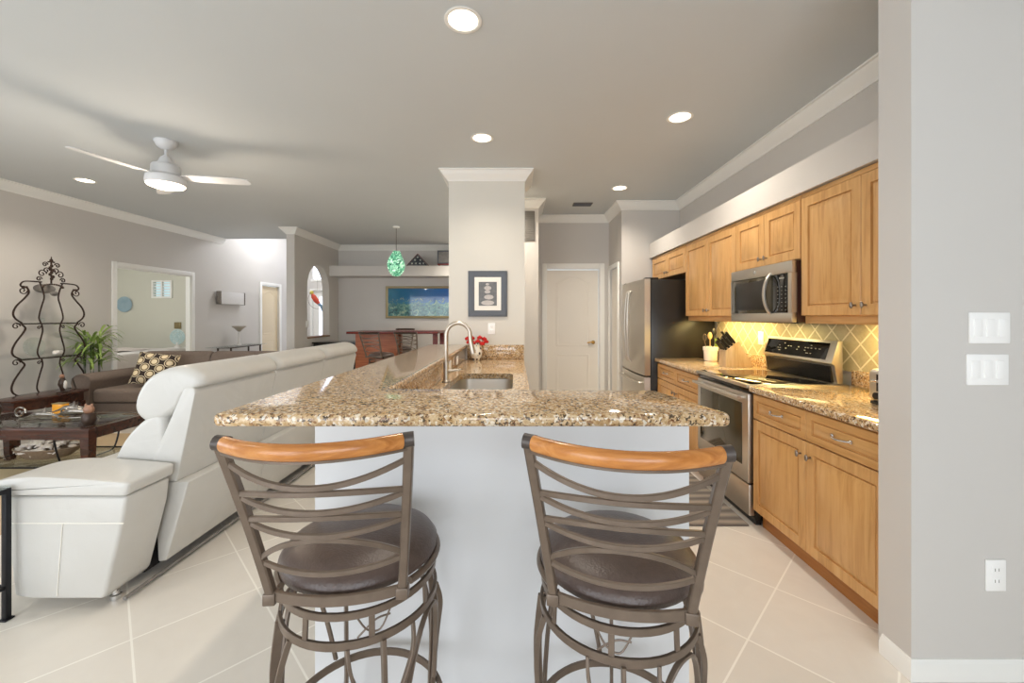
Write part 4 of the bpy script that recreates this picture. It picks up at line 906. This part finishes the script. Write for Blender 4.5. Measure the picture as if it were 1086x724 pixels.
link('body', B().lathe([(0, 0), (.05, 0), (.05, .01), (.014, .016), (.022, .05), (.038, .09), (.034, .13), (.018, .165), (0, .17)], (-5.15, 4.66, .501), 18), 'dark_bronze', t)
link('head', B().ell((-5.15, 4.655, .501+.185), (.022, .022, .024), 12).tube([(-5.14, 4.64, .683), (-5.12, 4.60, .68)], .006, 6, scale=[1, .2]), 'owl_brown', t)
link('breast', B().ell((-5.118, 4.66, .501+.09), (.014, .02, .05), 10), 'stone_white', t)
# wrought iron etagere parallel to the left wall
t = thing('iron_etagere', 'tall black wrought iron scroll rack with glass shelves against the left wall', 'shelf rack', (-5.6, 4.92, 0))
YC = 4.875; PY = ((0,1,0), (0,0,1))
prof = [(.33, .001), (.38, .06), (.39, .13), (.36, .22), (.29, .33), (.27, .40), (.30, .46)]
t2 = [(.315, .475), (.37, .52), (.385, .58), (.36, .66), (.30, .76), (.265, .82), (.30, .865)]
t3 = [(.30, .885), (.365, .93), (.38, .985), (.35, 1.07), (.285, 1.17), (.258, 1.23), (.29, 1.272)]
t4 = [(.29, 1.29), (.35, 1.34), (.37, 1.40), (.34, 1.48), (.265, 1.57), (.225, 1.635), (.245, 1.69), (.285, 1.70)]
i2 = [(.12, .30), (.14, .36), (.12, .44), (.10, .47)]; i3 = [(.12, .475), (.145, .53), (.14, .60), (.11, .72), (.09, .80), (.10, .87)]
i4 = [(.12, .885), (.14, .94), (.135, 1.0), (.105, 1.12), (.09, 1.20), (.10, 1.272)]; i5 = [(.105, 1.285), (.125, 1.34), (.12, 1.40), (.095, 1.50), (.075, 1.58), (.085, 1.66), (.12, 1.765)]
xx = -5.52
def curl(y, z, r, sg, dz=1, w=.006, turns=1.2, d=1):
    link('curl', B().tube(spiral((xx, YC+sg*y, z), r, turns, ((0, -sg, 0), (0, 0, dz)), d), w, 7, up=(1,0,0)), 'iron', t)
for sg in (-1, 1):
    for pr, w in ((prof, .009), (t2, .009), (t3, .009), (t4, .009), (i2, .0075), (i3, .0075), (i4, .0075), (i5, .0075)):
        link('upright', B().tube(smooth([(xx, YC+sg*a, z) for a, z in pr], 8), w, 8, up=(1,0,0)), 'iron', t)
    for z in (.44, .85, 1.255): curl(.345, z, .04, sg, 1); curl(.125, z-.02, .022, sg, 1, .005)
    curl(.28, 1.655, .042, sg, -1)
    link('crest_bar', B().tube(smooth([(xx, YC+sg*.10, 1.765), (xx, YC+sg*.20, 1.765), (xx, YC+sg*.275, 1.755), (xx, YC+sg*.305, 1.715), (xx, YC+sg*.275, 1.685), (xx, YC+sg*.24, 1.70)], 6), .008, 8, up=(1,0,0)), 'iron', t)
    for (y, z, r) in ((.125, 1.80, .030), (.095, 1.865, .046), (.05, 1.905, .036), (.065, 1.975, .030)): curl(y, z, r, sg, -1, .006, 1.25, -1)
b = B().tube([(xx, YC, 1.74), (xx, YC, 2.02)], .008, 8).ell((xx, YC, 2.025), (.012, .020, .026), 10).ell((xx, YC, 2.055), (.005, .007, .022), 8)
for dy, dz in ((-.026, 2.01), (.026, 2.01)): b.ell((xx, YC+dy, dz), (.008, .016, .010), 8)
for q_ in range(7): b.ell((xx+.004, YC+.018*math.sin(q_*2.1), 1.81+q_*.026), (.010, .020, .020), 8)
link('finial', b, 'iron', t)
b = B()
for k in range(14):
    a = PI*k/13; b.ell((xx+.02, YC+.105*math.cos(a), 1.71+.035*math.sin(a)), (.012, .016, .011), 8)
link('bead_garland', b, 'dark_bronze', t)
for z, w in ((.467, .305), (.875, .305), (1.28, .295)):
    f = link('shelf_frame', B().tube([(-5.52, YC-w, z), (-5.52, YC+w, z), (-5.62, YC+w-.03, z), (-5.62, YC-w+.04, z)], .007, 8, closed=True), 'iron', t)
    link('shelf_glass', B().prism([(-5.522, YC-w+.01), (-5.522, YC+w-.01), (-5.618, YC+w-.04), (-5.618, YC-w+.05)], z+.006, z+.013, 2, .001), 'glass', f)
def rack_item(nm, label, b, mat, cat, **k): return tag(link(nm, b, mat, **k), label, cat)
rack_item('silver_tray', 'mottled grey and silver oval ornament under the crest of the iron rack', B().ell((-5.60, YC, 1.695), (.02, .12, .055), 20).ell((-5.585, YC+.09, 1.64), (.015, .05, .03), 12), 'grey_stone', 'ornament')
rack_item('crystal_ball', 'small clear crystal ball on the upper shelf of the iron rack', B().lathe([(0, 0), (.025, 0), (.02, .01), (.026, .03), (.018, .05), (0, .056)], (-5.63, YC, 1.2945), 16), 'glass', 'ornament')
rack_item('glass_plate', 'round clear glass plate standing on the middle shelf of the iron rack', B().lathe([(0, 0), (.10, .004), (.115, .012), (.11, .016), (.095, .009), (0, .005)], (0,0,0), 32, mat=Matrix.Translation((-5.66, YC-.06, .888+.117)) @ Matrix.Rotation(PI/2-.12, 4, 'Y')), 'glass', 'plate')
rack_item('white_shell', 'white lumpy shell on the middle shelf of the iron rack', B().ell((-5.60, YC+.14, .888+.034), (.04, .05, .032), 14, e=.8).ell((-5.59, YC+.11, .888+.028), (.03, .03, .024), 10), 'stone_white', 'shell')
# potted palm beside the bedroom opening
px, py = -5.62, 5.44
t = thing('potted_palm', 'potted green palm between the iron rack and the bedroom opening', 'plant', (px, py, 0))
link('pot', B().lathe([(0, .001), (.09, .001), (.12, .22), (.13, .24), (.115, .24), (.10, .2), (0, .2)], (px, py, 0), 24), 'terracotta', t)
random.seed(12); st_ = B(); lf = B()
def leaf(p0, d, L, w, rise, droop):
    pts = []; n = 8
    for i in range(n+1):
        u = i/n; pts.append(Vector(p0)+Vector((d[0], d[1], 0))*L*u*(1-.15*u)+Vector((0, 0, rise*L*u-droop*L*u*u)))
    sd = Vector((-d[1], d[0], 0)).normalized(); vs = []
    for i, p in enumerate(pts):
        u = i/n; ww = w*math.sin(PI*min(1, .12+.88*u))**.8*(1 if u < 1 else 0)+.0005
        for q in (p-sd*ww, p+Vector((0,0,-.25*ww)), p+sd*ww): vs.append((max(-5.785, q.x), q.y, q.z))
    fs = []
    for i in range(n):
        for k in (0, 1): fs.append((i*3+k, i*3+k+1, i*3+k+4, i*3+k+3))
    lf.add(vs, fs)
for k in range(6):
    a = 2*PI*k/6+.4; tx, ty = px+.05*math.cos(a), py+.09*math.sin(a); tz = .76+.14*random.random()
    st_.tube(smooth([(px+.02*math.cos(a), py+.02*math.sin(a), .2), (tx, ty, .5), (tx, ty, tz+.22)], 5), .007, 6)
    for j in range(13):
        b_ = a+2*PI*j/11*1.0+random.random()*.5; z = tz-.12+.032*j
        leaf((tx, ty, z), (math.cos(b_)*.75, math.sin(b_)), .30+.16*random.random(), .016, .55+.6*random.random(), .55+.5*random.random())
link('stem', st_, 'leaf_green', t); link('foliage', lf, 'palm_green', t)
# ================================================================ BROWN SOFA
t = thing('brown_sofa', 'brown fabric sofa facing the kitchen in front of the bedroom opening', 'sofa', (-4.2, 5.5, 0))
SX0_, SX1_, SYF, SYB = -5.40, -3.05, 5.0, 5.88
def yz_soft(b, poly, x0, x1, r, seg=4):  # outline in YZ swept along X
    c = B().soft(poly, x0, x1, r, seg); return b.add([(v[1], v[0], v[2]) for v in c.v], c.f)
arm = rounded([(0, .06), (.20, .06), (.20, .50), (.23, .60), (.14, .665), (.02, .655), (-.03, .58), (0, .48)], [.01, .01, .05, .05, .06, .06, .05, .04], 4)
for x in (SX0_, SX1_-.2):
    a = link('arm', B().soft([(x+p[0], p[1]) for p in arm], SYF-.0, SYB-.1, .015, 3), 'brown_fabric', t)
    link('piping', B().tube([(x+cxy[0]*.96+.004, SYF-.001, cxy[1]*.985) for cxy in arm], .005, 6, closed=True, up=(0,1,0)), 'brown_fabric', a)
link('base', B().box(SX0_+.18, SX1_-.18, SYF+.04, SYB-.1, .06, .30, .015), 'brown_fabric', t)
for k in range(2):
    w = (SX1_-SX0_-.44)/2; x0 = SX0_+.22+k*w; x1 = x0+w
    s_ = B(); yz_soft(s_, rounded([(SYF+.01, .31), (SYB-.22, .31), (SYB-.22, .47), (SYF+.01, .47)], [.03, .02, .05, .05], 4), x0+.003, x1-.003, .03); link('seat_cushion', s_, 'brown_fabric', t)
    s_ = B(); yz_soft(s_, rounded([(SYB-.32, .475), (SYB-.13, .475), (SYB-.06, .86), (SYB-.12, .885), (SYB-.20, .87)], [.04, .03, .04, .03, .06], 4), x0+.003, x1-.003, .06); link('back_cushion', s_, 'brown_fabric', t)
s_ = B(); yz_soft(s_, rounded([(SYB-.14, .08), (SYB-.02, .08), (SYB, .84), (SYB-.09, .85)], [.02, .02, .03, .03], 4), SX0_+.1, SX1_-.1, .04); link('back_frame', s_, 'brown_fabric', t)
for x in (SX0_+.06, SX1_-.06):
    for y in (SYF+.06, SYB-.15): link('foot', B().box(x-.03, x+.03, y-.03, y+.03, .001, .06, .004), 'dark_wood', t)
def pillow(nm, lab, c, w, h, d, mat, rot, mat_extra=None):
    b = B(); n = 14; vs = []
    for s in (-1, 1):
        for i in range(n+1):
            for j in range(n+1):
                u = -1+2*i/n; v = -1+2*j/n; e = (1-u**4)*(1-v**4); k = 1-.06*(1-abs(v))*abs(u)**3-.06*(1-abs(u))*abs(v)**3
                vs.append((u*w/2*(1-.05*(1-v*v)), s*d/2*(max(e, 0)**.6), v*h/2*(1-.05*(1-u*u))))
    m_ = (n+1)**2; fs = []
    for q in (0, 1):
        for i in range(n):
            for j in range(n):
                a = q*m_+i*(n+1)+j; fs.append((a, a+1, a+n+2, a+n+1) if q else (a, a+n+1, a+n+2, a+1))
    return tag(link(nm, b.add(vs, fs), mat, org=(0,0,0)), lab, 'cushion')
o = pillow('throw_pillow', 'brown throw pillow with cream circle print in the corner of the brown sofa', None, .46, .42, .16, 'cushion_print', None)
o.location = (-4.66, 5.30, .685); o.rotation_euler = (math.radians(-20), math.radians(8), math.radians(14))
# ================================================================ BEDROOM CONTENTS
t = thing('bed', 'white made bed in the bedroom seen through the wide opening', 'bed', (-8.0, 7.6, 0))
link('frame', B().box(-9.3, -6.75, 6.6, 8.5, .05, .35, .02), 'cherry_wood', t)
link('mattress', B().box(-9.3, -6.75, 6.6, 8.5, .35, .72, .08, 4), 'bed_linen', t)
for x in (-9.2, -6.85):
    for y in (6.7, 8.4): link('foot', B().box(x-.04, x+.04, y-.04, y+.04, .001, .05), 'cherry_wood', t)
b = B(); random.seed(5); n = 26; vs = []
for i in range(n+1):
    for j in range(n+1):
        u = i/n; v = j/n; x = -8.15+1.05*u; y = 6.50+1.5*v
        z = .742+.012*math.sin(9*u+3*v)+.02*math.sin(14*v)*.5+random.random()*.006
        if v < .08: z = .742-(.08-v)/.08*.34; y = 6.56-.01
        vs.append((x, y, z))
m_ = (n+1)**2; vs += [(x, y+.006, z-.012) for x, y, z in vs]
fs = [(i*(n+1)+j, (i+1)*(n+1)+j, (i+1)*(n+1)+j+1, i*(n+1)+j+1) for i in range(n) for j in range(n)]; fs += [tuple(m_+k for k in f[::-1]) for f in fs]
tag(link('knit_throw', b.add(vs, fs), 'throw_knit'), 'nubby beige throw blanket spread over the foot of the bed', 'blanket')
tag(link('wall_plate', B().lathe([(0, 0), (.11, .004), (.17, .02), (.175, .024), (.165, .026), (.10, .012), (0, .008)], (0,0,0), 32, mat=Matrix.Translation((-8.76, 9.2, 1.64)) @ Matrix.Rotation(PI/2, 4, 'X')), 'plate_blue'), 'round blue decorative plate on the bedroom wall', 'plate')
tag(link('small_picture', B().box(-7.64, -7.50, 9.17, 9.2, 1.10, 1.24, .004).box(-7.61, -7.53, 9.165, 9.17, 1.13, 1.21), 'gold_frame'), 'small square gold picture low on the bedroom wall', 'picture')
t = thing('night_stand', 'white night stand beyond the bed beside the opening', 'table', (-7.19, 8.80, 0))
link('body', B().box(-7.49, -6.89, 8.62, 9.1, .08, .70, .01), 'trim_paint', t); link('drawer', B().box(-7.46, -6.92, 8.60, 8.62, .42, .68, .004), 'trim_paint', t)
for x in (-7.44, -6.94):
    for y in (8.67, 9.05): link('leg', B().box(x-.02, x+.02, y-.02, y+.02, .001, .08), 'trim_paint', t)
t = thing('coral_fan', 'pale blue round coral fan ornament on a white base in the bedroom', 'ornament', (-7.26, 8.8, .70))
b = B()
for r in (.035, .075, .115, .15): b.tube([(-7.26+r*math.cos(a), 8.8, .93+r*math.sin(a)) for a in [2*PI*k/24 for k in range(24)]], .014, 6, closed=True, up=(0,1,0))
for k in range(12):
    a = 2*PI*k/12; b.tube([(-7.26, 8.8, .93), (-7.26+.155*math.cos(a), 8.8, .93+.155*math.sin(a))], .012, 6, up=(0,1,0))
link('fan', b, 'fan_shell', t); link('base', B().lathe([(0, 0), (.07, 0), (.06, .02), (.02, .05), (.02, .11), (0, .11)], (-7.26, 8.8, .702), 16), 'stone_white', t)
# ================================================================ HALL WALL
t = thing('wall_sconce', 'wide box shaped white fabric wall sconce on the hall wall', 'lamp', (-5.8, 8.42, 1.60))
link('shade', B().box(-5.77, -5.70, 7.93, 8.61, 1.61, 1.855, .006), 'shade_fabric', t); link('back_plate', B().box(-5.799, -5.77, 8.10, 8.45, 1.66, 1.80, .004), 'silver_metal', t)
for y in (7.915, 8.61): link('end_cap', B().box(-5.78, -5.69, y, y+.015, 1.605, 1.86), 'silver_metal', t)
t = thing('glass_console', 'narrow glass console table with dark metal frame on the hall wall', 'table', (-5.6, 8.4, 0))
for x in (-5.70, -5.45):
    for y in (7.85, 8.75): link('leg', B().box(x-.012, x+.012, y-.012, y+.012, .001, .755), 'dark_bronze', t)
link('frame', B().box(-5.72, -5.43, 7.84, 7.86, .755, .775).box(-5.72, -5.43, 8.74, 8.76, .755, .775).box(-5.46, -5.44, 7.86, 8.74, .755, .775).box(-5.71, -5.69, 7.86, 8.74, .755, .775), 'dark_bronze', t)
link('glass_top', B().box(-5.77, -5.40, 7.6, 8.9, .777, .787, .002), 'glass', t)
t = thing('torchiere_vase', 'slim white stand with flared beige flower bowl on the glass console', 'vase', (-5.6, 8.3, .788))
link('stand', B().lathe([(0, 0), (.05, 0), (.045, .01), (.022, .05), (.016, .15), (.020, .27), (0, .27)], (-5.6, 8.30, .788), 16), 'stone_white', t)
link('bowl', B().lathe([(0, .27), (.03, .28), (.07, .33), (.13, .38), (.12, .39), (.06, .345), (0, .31)], (-5.6, 8.30, .788), 20), 'flower_bowl', t)
t = thing('parrot_ornament', 'hanging red and blue parrot ornament seen through the arched opening', 'ornament', (-4.72, 9.6, 1.75))
pc = Vector((-4.62, 9.6, 1.72))
link('body', B().tube([tuple(pc+Vector(v)) for v in ((-.14, 0, .17), (-.11, 0, .11), (-.05, 0, .02), (.02, 0, -.06))], .058, 12, scale=[.5, .95, 1.0, .55], up=(0,1,0)), 'parrot_red', t)
link('head', B().ell(tuple(pc+Vector((-.155, 0, .205))), (.045, .045, .05), 12), 'parrot_yellow', t)
link('tail', B().tube([tuple(pc+Vector(v)) for v in ((.0, 0, -.04), (.08, 0, -.12), (.11, 0, -.22), (.15, 0, -.31))], .034, 10, scale=[1, 1, .8, .3], up=(0,1,0)), 'parrot_blue', t)
link('perch_ring', B().tube([(pc.x-.02+.22*math.cos(a), 9.6, pc.z+.05+.22*math.sin(a)) for a in [2*PI*k/30 for k in range(30)]], .004, 6, closed=True, up=(0,1,0)).tube([(pc.x-.02, 9.6, pc.z+.27), (pc.x-.02, 9.6, 4.09)], .003, 6), 'silver_metal', t)
# ================================================================ DINING AREA
t = thing('aquarium_picture', 'wide gilt framed blue underwater reef picture on the dining wall', 'picture', (-1.95, 8.85, 1.33))
x0, x1, z0, z1 = -2.80, -.95, 1.33, 2.02
link('frame', frame_only(x0, x1, z0, z1, 8.85, .05, .035), 'gold_frame', t); link('print', B().box(x0+.045, x1-.045, 8.835, 8.845, z0+.045, z1-.045), 'reef_print', t)
t = thing('flag_case', 'triangular case with folded blue starred flag on the plant shelf', 'flag case', (-2.03, 8.5, 2.41))
tri = [(-2.27, 2.411), (-1.79, 2.411), (-2.03, 2.67)]
link('flag', B().prism([(-2.235, 2.426), (-1.825, 2.426), (-2.03, 2.645)], 8.49, 8.53, 1), 'flag_blue', t)
b = B(); c = (sum(p[0] for p in tri)/3, sum(p[1] for p in tri)/3)
for i in range(3):
    p, q = tri[i], tri[(i+1) % 3]; ii = lambda z: (c[0]+(z[0]-c[0])*.93, c[1]+(z[1]-c[1])*.93); b.prism([p, q, ii(q), ii(p)], 8.475, 8.55, 1)
sb = B()
for sx, sz in ((-2.03, 2.595), (-2.085, 2.535), (-1.975, 2.535), (-2.145, 2.465), (-2.065, 2.468), (-1.985, 2.465), (-1.91, 2.468)):
    sb.prism([(sx+(.024 if q % 2 == 0 else .010)*math.sin(PI*q/5), sz+(.024 if q % 2 == 0 else .010)*math.cos(PI*q/5)) for q in range(10)], 8.484, 8.4895, 1)
link('stars', sb, 'stone_white', t)
link('case', b, 'cherry_wood', t); link('glass_front', B().prism([(-2.25, 2.42), (-1.81, 2.42), (-2.03, 2.655)], 8.478, 8.482, 1), 'glass', t)
t = thing('framed_certificate', 'grey framed plaque on a small dark stand on the plant shelf beside the column', 'picture', (-1.45, 8.5, 2.41))
link('frame', B().box(-1.63, -1.2, 8.52, 8.545, 2.46, 2.74, .005), 'frame_slate', t); link('sheet', B().box(-1.60, -1.23, 8.515, 8.52, 2.49, 2.71), 'grey_stone', t); link('stand', B().box(-1.62, -1.22, 8.47, 8.54, 2.43, 2.46, .004).box(-1.6, -1.57, 8.48, 8.53, 2.411, 2.43).box(-1.27, -1.24, 8.48, 8.53, 2.411, 2.43), 'cherry_wood', t)
# pendant
px, py = -2.04, 7.0
t = thing('pendant_lamp', 'green swirled glass globe pendant hanging over the dining table', 'lamp', (px, py, 2.9))
link('canopy', B().lathe([(0, 0), (.06, 0), (.055, -.02), (.012, -.03), (0, -.03)], (px, py, 2.899), 20), 'trim_paint', t)
link('rod', B().tube([(px, py, 2.87), (px, py, 2.49)], .005, 6), 'silver_metal', t)
link('globe', B().lathe([(0, .43), (.045, .42), (.06, .37), (.095, .34), (.13, .27), (.142, .20), (.13, .13), (.095, .07), (.06, .04), (.045, .0), (0, -.01)], (px, py, 2.055), 28), 'green_glass', t, ang=60)
b = B()
for k in range(4):
    a0 = PI/2*k; b.tube([((px+r*math.cos(a0+u*1.3)), py+r*math.sin(a0+u*1.3), 2.06+.42*u) for u, r in [(i/14, .05+.096*math.sin(PI*i/14)**.8) for i in range(15)]], .009, 6)
link('glass_ribbon', b, 'green_glass', t)
# pub table with wide panel base
t = thing('dining_table', 'high red wood dining table with broad panel base', 'table', (-2.05, 7.45, 0))
link('top', B().box(-2.98, -1.38, 7.2, 8.0, 1.06, 1.10, .006), 'cherry_wood', t)
link('panel', B().box(-2.90, -2.15, 7.42, 7.5, .02, 1.06).box(-2.90, -2.15, 7.7, 7.78, .02, 1.06), 'red_wood', t)
for y in (7.25, 7.92): link('leg', B().box(-1.47, -1.39, y, y+.07, .001, 1.06, .004), 'cherry_wood', t)
link('stretcher', B().box(-2.15, -1.47, 7.56, 7.62, .15, .22), 'cherry_wood', t)
for loc, rz, lb in (((-2.22, 6.78, 0), -20, 'left iron backed stool in the dining area, before the orange wood table base'), ((-1.72, 6.86, 0), -8, 'right iron backed stool before the dining table'), ((-2.30, 8.22, 0), 180, 'iron backed stool on the far side of the dining table')):
    c = copy_tree(st, loc, math.radians(rz), lb, 'dining stools')
    for ch in c.children:
        if ch.name.startswith('top_rail'): ch.material_slots[0].link = 'OBJECT'; ch.material_slots[0].material = M['iron'].m
t = thing('black_cabinet', 'low black cabinet against the dining side wall', 'cabinet', (-3.5, 7.9, 0))
link('body', B().box(-3.80, -3.02, 7.7, 8.4, .03, .86, .004), 'black_plastic', t); link('top', B().box(-3.81, -2.99, 7.66, 8.41, .861, .885, .004), 'black_gloss', t)
for k in range(2): 
    d = link('door', B().box(-3.78+k*.38, -3.42+k*.38, 7.685, 7.70, .06, .84, .003), 'black_plastic', t); link('knob', B().ell((-3.45+k*.09, 7.68, .5), (.01, .01, .01), 8), 'silver_metal', d)
# ================================================================ CEILING FIXTURES
def can(x, y, label, pw):
    t = thing('recessed_light', label, 'ceiling light', (x, y, ZC), 'recessed ceiling lights')
    link('trim_ring', B().lathe([(.095, 0), (.098, -.004), (.090, -.007), (.078, -.004), (.076, 0)], (x, y, ZC-.0005), 32), 'trim_paint', t)
    link('reflector', B().lathe([(.079, -.003), (.066, -.0025), (.052, -.002), (.050, -.002)], (x, y, ZC-.0005), 32), 'lens_glow', t)
    link('bulb', B().lathe([(.051, -.003), (.04, -.006), (0, -.008)], (x, y, ZC-.0005), 28), 'lamp_glow', t)
    d = bpy.data.lights.new('can_light', 'SPOT'); d.energy = pw; d.color = WARM; d.spot_size = 2.5; d.spot_blend = .9; d.shadow_soft_size = .06
    o = bpy.data.objects.new('can_light', d); COL.objects.link(o); o.location = (x, y, ZC-.02)
can(-.274, 2.13, 'lit recessed ceiling light nearest the camera, top centre', 42)
can(-.29, 3.53, 'lit recessed ceiling light just before the column', 44)
can(1.266, 3.164, 'lit recessed ceiling light over the range aisle', 66)
can(1.24, 4.90, 'lit recessed ceiling light before the refrigerator', 60)
can(-4.86, 4.63, 'lit recessed ceiling light near the left wall beyond the fan', 62)
can(-4.85, 1.3, 'added unseen recessed fill light over the near end of the living area', 50)  # extra can out of view, added to lift the living side
can(-2.6, .6, 'added unseen recessed fill light above the near end of the white sofa', 34)  # also added out of view as living area fill
can(-.12, 5.02, 'added recessed fill light hidden in the passage behind the column', 60)  # added out of sight behind the column to light the passage
can(-.70, 6.30, 'added hidden recessed fill light over the dining area nearer the column', 90)  # dining fill, added where the column hides it
can(-1.02, 7.9, 'added hidden recessed fill light over the dining area by the plant shelf', 90)  # second added dining fill, likewise hidden by the column
t = thing('ceiling_vent', 'grey slatted air vent in the passage ceiling', 'vent', (.90, 5.6, ZC))
link('vent_frame', B().box(.78, 1.04, 5.52, 5.68, ZC-.012, ZC-.001, .003), 'slot_grey', t)
b = B()
for k in range(6): b.box(.79, 1.03, 5.535+k*.023, 5.548+k*.023, ZC-.017, ZC-.012)
link('slats', b, 'frame_slate', t)
t = thing('wall_vent', 'grey return air grille high on the passage wall right of the column', 'vent', (.22, 5.4, 2.3))
link('vent_frame', B().box(.09, .25, 5.385, 5.398, 2.36, 2.75, .003), 'slot_grey', t); b = B()
for k in range(14): b.box(.10, .24, 5.378, 5.386, 2.375+k*.026, 2.388+k*.026)
link('slats', b, 'slot_grey', t)
# ceiling fan
fx_, fy_ = -3.07, 3.60
t = thing('ceiling_fan', 'white three blade ceiling fan with lit round lamp over the living area', 'ceiling fan', (fx_, fy_, ZC))
link('canopy', B().lathe([(0, 0), (.085, 0), (.085, -.015), (.07, -.045), (.04, -.07), (.018, -.078), (0, -.078)], (fx_, fy_, ZC-.001), 28), 'white_paint', t)
link('downrod', B().tube([(fx_, fy_, ZC-.07), (fx_, fy_, ZC-.16)], .012, 10), 'white_paint', t)
link('motor', B().lathe([(0, .36), (.02, .36), (.045, .33), (.06, .29), (.095, .275), (.104, .26), (.108, .19), (.125, .18), (.142, .165), (.147, .12), (.14, .10), (0, .10)], (fx_, fy_, 2.415), 32), 'white_paint', t)
link('lamp_lens', B().lathe([(.138, .10), (.13, .088), (.09, .075), (0, .068)], (fx_, fy_, 2.415), 32), 'fan_glow', t)
for a in (-104, 12.5, 132):
    Rm = Matrix.Translation((fx_, fy_, 2.585)) @ Matrix.Rotation(math.radians(a), 4, 'Z') @ Matrix.Rotation(math.radians(-9 if a != 132 else -9), 4, 'X')
    po = [(.12, -.035), (.20, -.062), (.40, -.068), (.60, -.06), (.655, -.045), (.665, .02), (.64, .055), (.40, .062), (.20, .055), (.12, .035)]
    link('blade', B().prism(po, -.004, .004, 2, .0015, 1, mat=Rm), 'white_paint', t)
pl = point('fan_lamp', (fx_, fy_, 2.44), 24, (1, .86, .70), .1)
# every kept object gets flat naming only; leftovers have none
